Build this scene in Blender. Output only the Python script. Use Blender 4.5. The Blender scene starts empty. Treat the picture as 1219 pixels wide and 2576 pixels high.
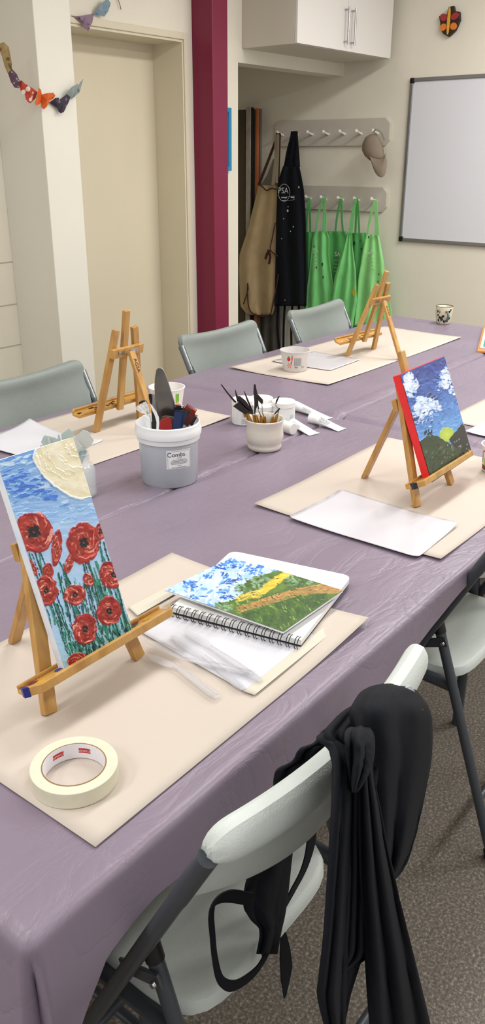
import bpy, math, random
import numpy as np
from mathutils import Vector, Matrix
random.seed(7); rng = np.random.RandomState(5)
COL = bpy.context.scene.collection
PI = math.pi
# ------------------------------------------------------------------ measured camera (photo survey)
F = 2083.04; CX, CY = 609.5, 1288.0; TT = 0.742          # focal in px at 1219x2576; table surface height
C = np.array([0, 0, 1.518])
PITCH, ROLL, YAW, WY = 0.403882, -0.002049, 0.657686, -0.029841
_f = np.array([math.cos(PITCH)*math.cos(YAW), math.cos(PITCH)*math.sin(YAW), -math.sin(PITCH)])
_r = np.array([math.sin(YAW), -math.cos(YAW), 0.0]); _d = np.cross(_f, _r)
_R = math.cos(ROLL)*_r + math.sin(ROLL)*_d; _D = -math.sin(ROLL)*_r + math.cos(ROLL)*_d
def ray(x, y): return F*_f + (x-CX)*_R + (y-CY)*_D
def onplane(x, y, p0, n):
    d = ray(x, y); p0 = np.array(p0, float); n = np.array(n, float)
    return C + d*(((p0-C) @ n)/(n @ d))
def Z(x, y, h=TT): return onplane(x, y, (0, 0, h), (0, 0, 1))
def YP(x, y, y0): return onplane(x, y, (0, y0, 0), (0, 1, 0))
def XP(x, y, x0): return onplane(x, y, (x0, 0, 0), (1, 0, 0))
cw, sw = math.cos(WY), math.sin(WY)
def A(a, b, z): return np.array([a*cw-b*sw, a*sw+b*cw, z])   # room axes -> world
def AP(x, y, a): return onplane(x, y, A(a, 0, 0), (cw, sw, 0))
def BP(x, y, b): return onplane(x, y, A(0, b, 0), (-sw, cw, 0))
def ab(P): return np.array([P[0]*cw+P[1]*sw, -P[0]*sw+P[1]*cw, P[2]])

def lin(c):
    c = np.asarray(c, float)/255.0
    return np.where(c <= 0.04045, c/12.92, ((c+0.055)/1.055)**2.4)
# ------------------------------------------------------------------ materials
MATS = {}
def mat(name, rgb, rough=0.6, metal=0.0, trans=0.0, alpha=1.0, noise=0.0, nscale=20, bump=0.0, bscale=80, spec=0.5,
        rgb2=None, coat=0.0, sss=0.0, stretch=None, emis=0.0, ior=1.45, thr=None):
    if name in MATS: return MATS[name]
    m = bpy.data.materials.new(name); m.use_nodes = True; nt = m.node_tree; N = nt.nodes; L = nt.links
    b = N['Principled BSDF']; c = list(lin(rgb))+[1]
    b.inputs['Base Color'].default_value = c; b.inputs['Roughness'].default_value = rough
    b.inputs['Metallic'].default_value = metal; b.inputs['Transmission Weight'].default_value = trans
    b.inputs['Alpha'].default_value = alpha; b.inputs['Specular IOR Level'].default_value = spec
    b.inputs['Coat Weight'].default_value = coat; b.inputs['IOR'].default_value = ior
    if sss: b.inputs['Subsurface Weight'].default_value = sss; b.inputs['Subsurface Radius'].default_value = (.01,.01,.01)
    if emis: b.inputs['Emission Color'].default_value = c; b.inputs['Emission Strength'].default_value = emis
    tc = N.new('ShaderNodeTexCoord'); src = tc.outputs['Object']
    if stretch:
        mp = N.new('ShaderNodeMapping'); mp.inputs['Scale'].default_value = stretch; L.new(src, mp.inputs[0]); src = mp.outputs[0]
    if noise or rgb2:
        n = N.new('ShaderNodeTexNoise'); n.inputs['Scale'].default_value = nscale; n.inputs['Detail'].default_value = 5; L.new(src, n.inputs['Vector'])
        r = N.new('ShaderNodeValToRGB'); c2 = list(lin(rgb2))+[1] if rgb2 else [min(1, v*(1+noise)) for v in c[:3]]+[1]
        c1 = c if rgb2 else [v*(1-noise) for v in c[:3]]+[1]
        r.color_ramp.elements[0].color = c1; r.color_ramp.elements[1].color = c2
        lo, hi = thr or (0.3, 0.7); r.color_ramp.elements[0].position = lo; r.color_ramp.elements[1].position = hi
        L.new(n.outputs['Fac'], r.inputs[0]); L.new(r.outputs[0], b.inputs['Base Color'])
    if bump:
        n2 = N.new('ShaderNodeTexNoise'); n2.inputs['Scale'].default_value = bscale; n2.inputs['Detail'].default_value = 4; L.new(src, n2.inputs['Vector'])
        bp = N.new('ShaderNodeBump'); bp.inputs['Strength'].default_value = bump; bp.inputs['Distance'].default_value = 0.002
        L.new(n2.outputs['Fac'], bp.inputs['Height']); L.new(bp.outputs[0], b.inputs['Normal'])
    MATS[name] = m; return m
def mat_spots(name, base, spot, scale, thr=0.25, spot2=None, rough=0.8):
    if name in MATS: return MATS[name]
    m = mat(name, base, rough); nt = m.node_tree; N = nt.nodes; L = nt.links; b = N['Principled BSDF']
    tc = [n for n in N if n.type == 'TEX_COORD'][0]
    v = N.new('ShaderNodeTexVoronoi'); v.inputs['Scale'].default_value = scale; L.new(tc.outputs['Object'], v.inputs['Vector'])
    r = N.new('ShaderNodeValToRGB'); e = r.color_ramp.elements
    e[0].color = list(lin(spot))+[1]; e[1].color = list(lin(base))+[1]; e[0].position = thr; e[1].position = thr+0.08
    if spot2:
        q = e.new(thr*0.5); q.color = list(lin(spot2))+[1]; e[0].color = list(lin(base))+[1]
        q2 = e.new(thr*0.75); q2.color = list(lin(spot))+[1]
    L.new(v.outputs['Distance'], r.inputs[0]); L.new(r.outputs[0], b.inputs['Base Color']); return m
def mat_vcol(name, rough=0.45, spec=0.5):
    m = bpy.data.materials.new(name); m.use_nodes = True; nt = m.node_tree
    a = nt.nodes.new('ShaderNodeAttribute'); a.attribute_name = 'Col'; b = nt.nodes['Principled BSDF']
    nt.links.new(a.outputs['Color'], b.inputs['Base Color']); b.inputs['Roughness'].default_value = rough
    b.inputs['Specular IOR Level'].default_value = spec; return m

wall_m = mat('wall_paint', (229, 223, 207), .7, noise=.025, nscale=3, bump=.15, bscale=60)
pier_m = mat('pier_paint', (222, 218, 206), .65, noise=.02, nscale=2, bump=.1, bscale=50)
door_m = mat('door_paint', (218, 208, 184), .55, noise=.03, nscale=2)
jamb_m = mat('jamb_paint', (216, 207, 184), .5, noise=.02, nscale=4)
ceil_m = mat('ceiling_paint', (225, 222, 212), .8)
magenta_m = mat('magenta_gloss_paint', (120, 16, 56), .38, noise=.03, nscale=3)
white_lam = mat('white_laminate', (226, 222, 218), .35)
peg_grey = mat('pale_grey_paint', (196, 190, 178), .5, noise=.02)
white_paint = mat('white_paint', (232, 228, 220), .4)
steel = mat('brushed_steel', (175, 175, 175), .28, 1.0)
alu = mat('aluminium_frame', (150, 150, 150), .35, .8)
black_pl = mat('black_plastic', (18, 18, 20), .4)
board_m = mat('whiteboard_enamel', (220, 221, 227), .25)
wood = mat('easel_beech', (166, 120, 58), .38, rgb2=(196, 152, 84), nscale=9, stretch=(6, 6, .8), coat=.3)
wood_t = mat('tray_beech', (170, 124, 56), .4, rgb2=(200, 154, 76), nscale=8, stretch=(1, 8, 6), coat=.25)
paper_m = mat('manila_paper', (197, 186, 175), .75, noise=.02, nscale=5, bump=.1, bscale=12)
white_paper = mat('white_paper', (210, 210, 218), .5, bump=.08, bscale=15)
gloss_paper = mat('glossy_palette_paper', (212, 210, 217), .16, bump=.22, bscale=9, coat=.5)
tape_side = mat('masking_tape_edge', (214, 209, 188), .6, noise=.03, nscale=60)
tape_face = mat('masking_tape_face', (214, 214, 196), .55)
card_m = mat('brown_cardboard', (140, 112, 70), .8)
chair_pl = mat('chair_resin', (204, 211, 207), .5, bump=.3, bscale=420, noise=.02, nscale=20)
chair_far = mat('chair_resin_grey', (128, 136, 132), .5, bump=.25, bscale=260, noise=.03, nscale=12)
tube_m = mat('charcoal_tube', (72, 76, 82), .38, .35)
chrome_m = mat('tube_sleeve', (110, 115, 118), .25, .9)
cloth_blk = mat('black_twill', (16, 19, 27), .85, bump=.3, bscale=900, spec=.25)
clear = mat('clear_plastic', (214, 214, 220), .08, alpha=.30, spec=.9, coat=1.0)
glass = mat('jar_glass', (226, 234, 234), .04, alpha=.28, spec=.9, coat=1.0)
shard_m = mat('frosted_shard', (205, 222, 216), .35, trans=.45, noise=.05, nscale=40)
shard_w = mat('milky_shard', (222, 226, 220), .35, trans=.3)
ceramic = mat('speckled_stoneware', (214, 209, 198), .28, noise=.05, nscale=14, coat=.3)
ceramic_in = mat('stoneware_inside', (190, 182, 164), .35)
white_plastic = mat('white_plastic', (232, 232, 230), .35)
milky = mat('milky_bucket_rim', (222, 224, 226), .3, sss=.2)
bucket_m = mat('grey_contents_bucket', (176, 182, 189), .32, noise=.04, nscale=6)
ink = mat('black_ink', (20, 20, 22), .6)
grey_ink = mat('grey_ink', (120, 122, 128), .6)
dark_steel = mat('dark_blade_steel', (70, 66, 64), .25, .9)
knife_wood = mat('varnished_handle', (150, 92, 40), .35)
brass = mat('brass_ferrule', (176, 130, 60), .3, .9)
red_pl = mat('red_plastic', (150, 24, 24), .4)
blue_pl = mat('navy_plastic', (24, 44, 84), .4)
brown_pl = mat('brown_plastic', (70, 44, 32), .4)
blacken = mat('dark_comb_plastic', (26, 26, 28), .35)
red_ink = mat('red_print', (205, 50, 40), .6)
green_ink = mat('green_print', (120, 180, 60), .6)
staple_red = mat('red_logo_print', (190, 40, 44), .6)

def floor_mat():
    m = mat('speckled_floor', (96, 86, 76), .55); nt = m.node_tree; N = nt.nodes; L = nt.links; b = N['Principled BSDF']
    tc = [n for n in N if n.type == 'TEX_COORD'][0]
    v = N.new('ShaderNodeTexNoise'); v.inputs['Scale'].default_value = 150; v.inputs['Detail'].default_value = 8; v.inputs['Roughness'].default_value = .75; L.new(tc.outputs['Object'], v.inputs['Vector'])
    r = N.new('ShaderNodeValToRGB'); e = r.color_ramp.elements
    e[0].color = list(lin((72, 66, 60)))+[1]; e[0].position = .36; e[1].color = list(lin((176, 168, 156)))+[1]; e[1].position = .68
    q = e.new(.52); q.color = list(lin((108, 100, 91)))+[1]
    L.new(v.outputs['Fac'], r.inputs[0]); L.new(r.outputs[0], b.inputs['Base Color']); return m
def cloth_mat():
    m = mat('mauve_plastic_tablecloth', (128, 116, 131), .36, spec=.5); nt = m.node_tree; N = nt.nodes; L = nt.links; b = N['Principled BSDF']
    tc = [n for n in N if n.type == 'TEX_COORD'][0]
    mp = N.new('ShaderNodeMapping'); mp.inputs['Rotation'].default_value = (0, 0, .6); mp.inputs['Scale'].default_value = (1, 2.4, 1); L.new(tc.outputs['Object'], mp.inputs[0])
    n1 = N.new('ShaderNodeTexNoise'); n1.inputs['Scale'].default_value = 4; n1.inputs['Detail'].default_value = 8; n1.inputs['Roughness'].default_value = .55; n1.inputs['Distortion'].default_value = 1.2
    L.new(mp.outputs[0], n1.inputs['Vector'])
    n1r = N.new('ShaderNodeMath'); n1r.operation = 'SUBTRACT'; n1r.inputs[1].default_value = .5; L.new(n1.outputs['Fac'], n1r.inputs[0])
    n1a = N.new('ShaderNodeMath'); n1a.operation = 'ABSOLUTE'; L.new(n1r.outputs[0], n1a.inputs[0])
    pw = N.new('ShaderNodeMath'); pw.operation = 'POWER'; pw.inputs[1].default_value = .5; L.new(n1a.outputs[0], pw.inputs[0])
    bp = N.new('ShaderNodeBump'); bp.inputs['Strength'].default_value = .42; bp.inputs['Distance'].default_value = .006; L.new(pw.outputs[0], bp.inputs['Height'])
    n2 = N.new('ShaderNodeTexNoise'); n2.inputs['Scale'].default_value = 500; L.new(tc.outputs['Object'], n2.inputs['Vector'])
    bp2 = N.new('ShaderNodeBump'); bp2.inputs['Strength'].default_value = .12; bp2.inputs['Distance'].default_value = .0006; L.new(n2.outputs['Fac'], bp2.inputs['Height']); L.new(bp.outputs[0], bp2.inputs['Normal'])
    L.new(bp2.outputs[0], b.inputs['Normal'])
    n3 = N.new('ShaderNodeTexNoise'); n3.inputs['Scale'].default_value = 3; L.new(tc.outputs['Object'], n3.inputs['Vector'])
    r = N.new('ShaderNodeValToRGB'); e = r.color_ramp.elements; e[0].color = list(lin((120, 108, 124)))+[1]; e[1].color = list(lin((142, 129, 145)))+[1]
    L.new(n3.outputs['Fac'], r.inputs[0]); L.new(r.outputs[0], b.inputs['Base Color'])
    return m
floor_m = floor_mat(); cloth_m = cloth_mat()

# ------------------------------------------------------------------ mesh builder
class M:
    def __init__(s): s.v = []; s.f = []; s.col = None
    def add(s, vs, fs):
        o = len(s.v); s.v += [tuple(map(float, p)) for p in vs]; s.f += [tuple(i+o for i in f) for f in fs]; return s
    def box(s, c, sz, rot=None):
        c = np.array(c, float); h = np.array(sz, float)/2; R = np.array(rot) if rot is not None else np.eye(3)
        vs = [c + R @ (h*np.array(k)) for k in ((-1,-1,-1),(1,-1,-1),(1,1,-1),(-1,1,-1),(-1,-1,1),(1,-1,1),(1,1,1),(-1,1,1))]
        return s.add(vs, [(0,3,2,1),(4,5,6,7),(0,1,5,4),(1,2,6,5),(2,3,7,6),(3,0,4,7)])
    def abox(s, a0, a1, b0, b1, z0, z1):
        vs = [A(a, b, z) for z in (z0, z1) for a, b in ((a0,b0),(a1,b0),(a1,b1),(a0,b1))]
        return s.add(vs, [(0,3,2,1),(4,5,6,7),(0,1,5,4),(1,2,6,5),(2,3,7,6),(3,0,4,7)])
    def bar(s, p0, p1, w, t, side=(1,0,0)):
        p0 = np.array(p0, float); p1 = np.array(p1, float); d = p1-p0; L = np.linalg.norm(d); d /= L
        x = np.array(side, float); x -= d*(x@d); x /= np.linalg.norm(x); y = np.cross(d, x)
        return s.box((p0+p1)/2, (w, t, L), np.array([x, y, d]).T)
    def tube(s, path, r, n=12, closed=False, caps=True):
        P = [np.array(p, float) for p in path]; k = len(P); rs = r if isinstance(r, (list, tuple, np.ndarray)) else [r]*k
        vs = []; up = None
        for i in range(k):
            if closed: d = P[(i+1)%k]-P[i-1]
            else: d = P[min(i+1,k-1)]-P[max(i-1,0)]
            d = d/np.linalg.norm(d)
            if up is None: up = np.array([0,0,1.]) if abs(d[2]) < .9 else np.array([1.,0,0])
            x = np.cross(up, d); x /= np.linalg.norm(x); y = np.cross(d, x); up = y
            for j in range(n):
                a = 2*PI*j/n; vs.append(P[i]+rs[i]*(math.cos(a)*x+math.sin(a)*y))
        fs = []
        for i in range(k if closed else k-1):
            for j in range(n):
                a = i*n+j; b = i*n+(j+1)%n; c = ((i+1)%k)*n+(j+1)%n; d_ = ((i+1)%k)*n+j; fs.append((a,b,c,d_))
        if caps and not closed: fs += [tuple(reversed(range(n))), tuple(range((k-1)*n, k*n))]
        return s.add(vs, fs)
    def lathe(s, prof, n=48, c=(0,0,0), closed=False):
        c = np.array(c, float); k = len(prof)
        vs = [c+np.array([r*math.cos(2*PI*j/n), r*math.sin(2*PI*j/n), z]) for r, z in prof for j in range(n)]
        fs = [(i*n+j, i*n+(j+1)%n, ((i+1)%k)*n+(j+1)%n, ((i+1)%k)*n+j) for i in range(k if closed else k-1) for j in range(n)]
        if not closed:
            if prof[0][0] > 1e-5: fs.append(tuple(reversed(range(n))))
            if prof[-1][0] > 1e-5 and prof[-1][0] != prof[0][0] or prof[-1][0] > 1e-5: fs.append(tuple(range((k-1)*n, k*n)))
        return s.add(vs, fs)
    def shell(s, prof, n=48, c=(0,0,0)):      # open vessel: profile runs outside up and inside down
        k = len(prof); c = np.array(c, float)
        vs = [c+np.array([r*math.cos(2*PI*j/n), r*math.sin(2*PI*j/n), z]) for r, z in prof for j in range(n)]
        fs = [(i*n+j, i*n+(j+1)%n, (i+1)*n+(j+1)%n, (i+1)*n+j) for i in range(k-1) for j in range(n)]
        fs += [tuple(reversed(range(n))), tuple(range((k-1)*n, k*n))]
        return s.add(vs, fs)
    def grid(s, P, flip=False):
        P = np.array(P, float); r, c = P.shape[:2]
        fs = [(i*c+j, i*c+j+1, (i+1)*c+j+1, (i+1)*c+j) for i in range(r-1) for j in range(c-1)]
        if flip: fs = [tuple(reversed(f)) for f in fs]
        return s.add(P.reshape(-1, 3), fs)
    def prism(s, pts, ext):
        k = len(pts); e = np.array(ext, float); vs = [np.array(p, float) for p in pts]; vs += [p+e for p in vs]
        return s.add(vs, [tuple(reversed(range(k))), tuple(range(k, 2*k))]+[(i,(i+1)%k,k+(i+1)%k,k+i) for i in range(k)])
    def ribbon(s, path, w, side, t=.0015):
        P = [np.array(p, float) for p in path]; k = len(P); sides = side if isinstance(side, list) else [side]*k
        ws = w if isinstance(w, (list, tuple)) else [w]*k; vs = []
        for i in range(k):
            d = P[min(i+1,k-1)]-P[max(i-1,0)]; d /= np.linalg.norm(d); x = np.array(sides[i], float); x -= d*(x@d); x /= np.linalg.norm(x); y = np.cross(d, x)
            for a, b in ((-1,-1),(1,-1),(1,1),(-1,1)): vs.append(P[i]+x*ws[i]/2*a+y*t/2*b)
        fs = [(i*4+j, i*4+(j+1)%4, (i+1)*4+(j+1)%4, (i+1)*4+j) for i in range(k-1) for j in range(4)]+[(3,2,1,0),tuple(range((k-1)*4,k*4))]
        return s.add(vs, fs)
WM = {}                                       # world matrices of things
def finish(me, name, m, parent, smooth, world, label, cat, group, kind, mods):
    o = bpy.data.objects.new(name, me); COL.objects.link(o)
    if m: me.materials.append(m)
    if parent is not None: o.parent = parent
    if label: o['label'] = label
    if cat: o['category'] = cat
    if group: o['group'] = group
    if kind: o['kind'] = kind
    for k, v in mods:
        if k == 'bevel':
            md = o.modifiers.new('Bevel', 'BEVEL'); md.width = v; md.segments = 3; md.limit_method = 'ANGLE'; md.angle_limit = .6
        if k == 'sub':
            md = o.modifiers.new('Sub', 'SUBSURF'); md.levels = v; md.render_levels = v
        if k == 'solid':
            md = o.modifiers.new('Solid', 'SOLIDIFY'); md.thickness = v; md.offset = 0
    return o
def mk(name, mb, m, parent=None, world=True, smooth=None, label=None, cat=None, group=None, kind=None, bevel=0, sub=0, solid=0, base=None):
    V = np.array(mb.v, float)
    loc = None
    if parent is not None:
        if world:
            Mi = np.array(WM[parent.name].inverted()); V = V @ Mi[:3,:3].T + Mi[:3,3]
    elif world:
        loc = np.array([V[:,0].mean(), V[:,1].mean(), V[:,2].min()]) if base is None else np.array(base); V = V-loc
    me = bpy.data.meshes.new(name); me.from_pydata(V.tolist(), [], mb.f)
    if mb.col is not None:
        at = me.color_attributes.new('Col', 'FLOAT_COLOR', 'POINT'); c4 = np.ones((len(V), 4)); c4[:,:3] = mb.col
        at.data.foreach_set('color', c4.ravel())
    if smooth is None: smooth = False
    if smooth is True: me.polygons.foreach_set('use_smooth', [True]*len(me.polygons))
    elif smooth == 'auto':
        me.polygons.foreach_set('use_smooth', [True]*len(me.polygons)); me.set_sharp_from_angle(angle=.7)
    me.update()
    mods = []
    if solid: mods.append(('solid', solid))
    if bevel: mods.append(('bevel', bevel))
    if sub: mods.append(('sub', sub))
    o = finish(me, name, m, parent, smooth, world, label, cat, group, kind, mods)
    if loc is not None: o.location = loc
    WM[o.name] = Matrix.Translation(o.location) if parent is None else (WM[parent.name].copy())
    return o
def thing(name, label, cat, loc=(0,0,0), rz=0, group=None, rot=None):
    o = bpy.data.objects.new(name, None); COL.objects.link(o); o.empty_display_size = .05
    o.location = loc; o.rotation_euler = rot or (0,0,rz); o['label'] = label; o['category'] = cat
    if group: o['group'] = group
    WM[o.name] = Matrix.LocRotScale(Vector(loc), o.rotation_euler, None)
    return o
def dup(root, loc, rz=0, label=None, group=None, rot=None, skip=()):
    r = root.copy(); COL.objects.link(r); r.location = loc; r.rotation_euler = rot or (0,0,rz)
    if label: r['label'] = label
    if group: r['group'] = group
    for ch in list(root.children):
        if ch.name.split('.')[0] in skip: continue
        c = ch.copy(); COL.objects.link(c); c.parent = r
        for g in list(ch.children):
            d = g.copy(); COL.objects.link(d); d.parent = c
    WM[r.name] = Matrix.LocRotScale(Vector(loc), r.rotation_euler, None)
    return r
def struct(name, mb, m, **k): return mk(name, mb, m, kind='structure', **k)
def textm(txt, size, fn):                     # lettering as mesh; fn maps flat (x, y) to a point
    cu = bpy.data.curves.new('t', 'FONT'); cu.body = txt; cu.size = size; cu.align_x = 'CENTER'; cu.align_y = 'CENTER'; cu.resolution_u = 3
    ob = bpy.data.objects.new('t', cu); COL.objects.link(ob); bpy.context.view_layer.update()
    me = bpy.data.meshes.new_from_object(ob); b = M()
    b.add([fn(v.co.x, v.co.y) for v in me.vertices], [tuple(p.vertices) for p in me.polygons])
    bpy.data.objects.remove(ob); bpy.data.curves.remove(cu); bpy.data.meshes.remove(me); return b
def flat(o, x, y):
    o = np.array(o, float); x = np.array(x, float); y = np.array(y, float); return lambda a, b: o+x*a+y*b
def unit(v): v = np.array(v, float); return v/np.linalg.norm(v)
def smoothpath(pts, n=6):
    P = [np.array(p, float) for p in pts]; P = [2*P[0]-P[1]]+P+[2*P[-1]-P[-2]]; out = []
    for i in range(1, len(P)-2):
        for k in range(n):
            t = k/n; out.append(.5*((2*P[i])+(-P[i-1]+P[i+1])*t+(2*P[i-1]-5*P[i]+4*P[i+1]-P[i+2])*t*t+(-P[i-1]+3*P[i]-3*P[i+1]+P[i+2])*t**3))
    out.append(P[-2]); return out
def vnoise(x, y, seed=0):
    if not isinstance(x, np.ndarray) and not isinstance(y, np.ndarray):
        xi, yi = math.floor(x), math.floor(y); fx, fy = x-xi, y-yi; fx = fx*fx*(3-2*fx); fy = fy*fy*(3-2*fy)
        def hs(a, b): return abs(math.sin(a*127.1+b*311.7+seed*74.7)*43758.5453) % 1.0
        return (hs(xi,yi)*(1-fx)+hs(xi+1,yi)*fx)*(1-fy)+(hs(xi,yi+1)*(1-fx)+hs(xi+1,yi+1)*fx)*fy
    x = np.asarray(x, float); y = np.asarray(y, float); xi = np.floor(x).astype(int); yi = np.floor(y).astype(int); fx = x-xi; fy = y-yi
    fx = fx*fx*(3-2*fx); fy = fy*fy*(3-2*fy)
    def h(a, b): return np.modf(np.abs(np.sin(a*127.1+b*311.7+seed*74.7)*43758.5453))[0]
    return (h(xi,yi)*(1-fx)+h(xi+1,yi)*fx)*(1-fy)+(h(xi,yi+1)*(1-fx)+h(xi+1,yi+1)*fx)*fy
def fbm(x, y, seed=0, o=4): return sum(vnoise(x*2**i, y*2**i, seed+i)/2**(i+1) for i in range(o))

# ================================================================== ROOM
LB, BA = 3.51, 5.35
struct('floor', M().add([A(-3,-3.2,0), A(6,-3.2,0), A(6,5,0), A(-3,5,0)], [(0,1,2,3)]), floor_m)
CH = 2.85
struct('ceiling', M().add([A(-3,-3.2,CH), A(6,-3.2,CH), A(6,5,CH), A(-3,5,CH)], [(3,2,1,0)]), ceil_m)
struct('wall_back', M().abox(BA, BA+.1, -3.2, 4.7, 0, CH), wall_m)
lw = M().abox(-3, 2.76, LB, LB+.12, 0, CH)      # block wall up to the door
lw.abox(2.76, 3.76, LB, LB+.36, 2.109, CH)       # over the door
lw.abox(3.76, 4.224, LB, LB+.36, 0, CH)
lw.abox(4.224, BA, LB, LB+.14, 2.033, CH)        # bulkhead over the alcove
struct('wall_left', lw, wall_m)
struct('wall_alcove', M().abox(4.10, 4.224, LB+.36, 4.6, 0, 2.4).abox(4.10, BA, 4.6, 4.7, 0, 2.4).abox(4.224, BA, LB+.14, 4.6, 2.2, 2.3), wall_m)
struct('wall_pier', M().abox(2.513, 2.71, 3.19, LB, 0, CH), pier_m, bevel=.003)
grooves = M()
for zz in (.25, .45, .65, .85, 1.05): grooves.abox(1.2, 2.513, LB-.0012, LB+.001, zz, zz+.006)
struct('trim_1', grooves, mat('mortar_groove', (186, 178, 158), .8))
# door recess
dr = M().abox(2.75, 3.76, LB+.225, LB+.26, 0, 2.109)
struct('door_1', dr, door_m)
dfm = M().abox(3.757, 3.79, LB-.010, LB+.0, 0, 2.14).abox(2.71, 3.757, LB-.010, LB, 2.107, 2.14)
struct('trim_2', dfm, jamb_m, bevel=.003)
dj = M().abox(3.748, 3.76, LB, LB+.225, 0, 2.10).abox(2.76, 3.76, LB, LB+.225, 2.095, 2.109)
struct('trim_3', dj, jamb_m)
# magenta column
struct('trim_4', M().abox(3.829, 3.957, 3.361, LB, 0, CH), magenta_m, bevel=.004)
o = bpy.data.objects['trim_4']; o['label'] = 'glossy magenta painted square column against the left wall'
struct('baseboard_back', M().abox(BA-.012, BA, -3.2, LB, 0, .09), mat('baseboard_dark', (60, 58, 56), .5))

# small blue frame, edge on
t = thing('picture_frame', 'bright blue picture frame seen edge on beside the magenta column', 'picture frame', A(4.14, LB-.03, 1.447))
fr_ = M().abox(3.99, 4.17, LB-.026, LB-.001, 1.447, 1.79)
mk('frame', M().abox(4.02, 4.045, LB-.026, LB-.001, 1.447, 1.79).abox(4.11, 4.135, LB-.026, LB-.001, 1.447, 1.79).abox(4.045, 4.11, LB-.026, LB-.001, 1.447, 1.47).abox(4.045, 4.11, LB-.026, LB-.001, 1.767, 1.79), mat('blue_gloss', (24, 130, 180), .4), t, bevel=.002)
mk('picture', M().abox(4.045, 4.11, LB-.012, LB-.001, 1.47, 1.767), white_paint, t)

# wall cabinet
t = thing('wall_cabinet', 'white two-door wall cabinet with bar handles above the alcove', 'cabinet', A(4.78, 3.3, 2.107))
a0, a1, b0, b1, z0, z1 = 4.26, 5.28, 3.112, LB, 2.107, 2.80
mk('body', M().abox(a0, a1, b0+.02, b1, z0, z1), mat('cabinet_side', (206, 200, 186), .45), t, bevel=.002)
am = 4.765
for (x0, x1, hx) in ((a0, am-.0015, am-.035), (am+.0015, a1, am+.035)):
    d = mk('door', M().abox(x0, x1, b0, b0+.018, z0+.002, z1), white_lam, t, bevel=.002)
    hb = M().tube([A(hx, b0-.03, 2.140), A(hx, b0-.03, 2.335)], .006)
    for zz in (2.155, 2.32): hb.tube([A(hx, b0, zz), A(hx, b0-.03, zz)], .005)
    mk('handle', hb, steel, d, smooth='auto')

# whiteboard
t = thing('whiteboard', 'large aluminium-framed whiteboard on the back wall', 'whiteboard', A(BA-.02, 2.2, .99))
wb0, wb1, wz0, wz1 = 1.2, 2.985, .992, 1.995
mk('panel', M().abox(BA-.012, BA-.002, wb0+.01, wb1-.01, wz0+.01, wz1-.01), board_m, t)
fm = M().abox(BA-.02, BA-.001, wb1-.022, wb1, wz0, wz1).abox(BA-.02, BA-.001, wb0, wb0+.022, wz0, wz1)
fm.abox(BA-.02, BA-.001, wb0+.022, wb1-.022, wz0, wz0+.022).abox(BA-.02, BA-.001, wb0+.022, wb1-.022, wz1-.022, wz1)
mk('frame', fm, alu, t, bevel=.003)
for bb in (wb0, wb1-.03):
    for zz in (wz0, wz1-.03): mk('corner_cap', M().abox(BA-.023, BA-.003, bb-.001, bb+.031, zz-.001, zz+.031), black_pl, t, bevel=.005)

# carved butterfly plaque on the back wall
t = thing('butterfly_plaque', 'small carved red, orange and black butterfly hanging high on back wall', 'wall ornament', A(BA-.02, 2.74, 2.21))
def AW(b, z, off=.0): return A(BA-off, b, z)
def blob(b, z, rb, rz, off, rot=0, n=14, th=.01):
    return [AW(b+rb*math.cos(u)*math.cos(rot)-rz*math.sin(u)*math.sin(rot), z+rb*math.cos(u)*math.sin(rot)+rz*math.sin(u)*math.cos(rot), off) for u in np.linspace(0, 2*PI, n, endpoint=False)]
ex = tuple(A(1,0,0)-A(0,0,0)); exn = lambda k: np.array(ex)*k
bk = [AW(2.74+x, 2.293+y, .03) for x, y in ((.072,.03),(.05,.045),(.02,.03),(.012,.075),(-.02,.08),(-.03,.05),(-.062,.045),(-.07,.0),(-.058,-.03),(-.045,-.055),(-.005,-.085),(.035,-.065),(.055,-.04),(.06,-.005))]
mk('backing', M().prism(bk, exn(.024)), mat('dark_wood_paint', (38, 28, 26), .5), t, bevel=.003)
for s in (1, -1):
    mk('upper_wing', M().prism(blob(2.74+s*.037, 2.315, .026, .02, .036, s*.4), exn(.008)), mat('red_wing', (160, 46, 44), .5), t, bevel=.002)
    mk('lower_wing', M().prism(blob(2.74+s*.034, 2.262, .022, .02, .036, s*-.3), exn(.008)), mat('orange_wing', (228, 120, 30), .5), t, bevel=.002)
mk('body', M().prism(blob(2.74, 2.293, .009, .075, .042), exn(.012)), mat('yellow_body', (214, 160, 50), .5), t, bevel=.002)

# peg rails, pegs and everything hanging
def rail(label, b0, b1, z0, z1, bs, zp, grp):
    t = thing('peg_rail', label, 'peg rail', A(BA-.02, (b0+b1)/2, z0), group=grp)
    ch = .035
    pts = [A(BA-.022, b, z) for b, z in ((b0+ch,z0),(b1-ch,z0),(b1,z0+ch),(b1,z1-ch),(b1-ch,z1),(b0+ch,z1),(b0,z1-ch),(b0,z0+ch))]
    mk('board', M().prism(pts, A(BA-.002,0,0)-A(BA-.022,0,0)), peg_grey, t, bevel=.003)
    for b in bs:
        pm = M(); k = [(0,.0085),(.045,.006),(.055,.006),(.06,.010),(.068,.0125),(.075,.011),(.08,.003)]
        pm.tube([A(BA-.02-d, b, zp+d*.25) for d, r in k], [r for d, r in k], 12)
        mk('peg', pm, white_paint, t, smooth='auto')
    return t
pb1 = [4.0, 3.87, 3.735, 3.60, 3.465, 3.33, 3.20]
rail('upper grey shaker peg rail with seven white pegs', 3.11, 4.08, 1.597, 1.768, pb1, 1.672, None)
pb2 = [3.735, 3.60, 3.455, 3.32, 3.18]
rail('lower grey shaker peg rail holding the green aprons', 3.10, 3.84, 1.173, 1.335, pb2, 1.245, None)

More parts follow.
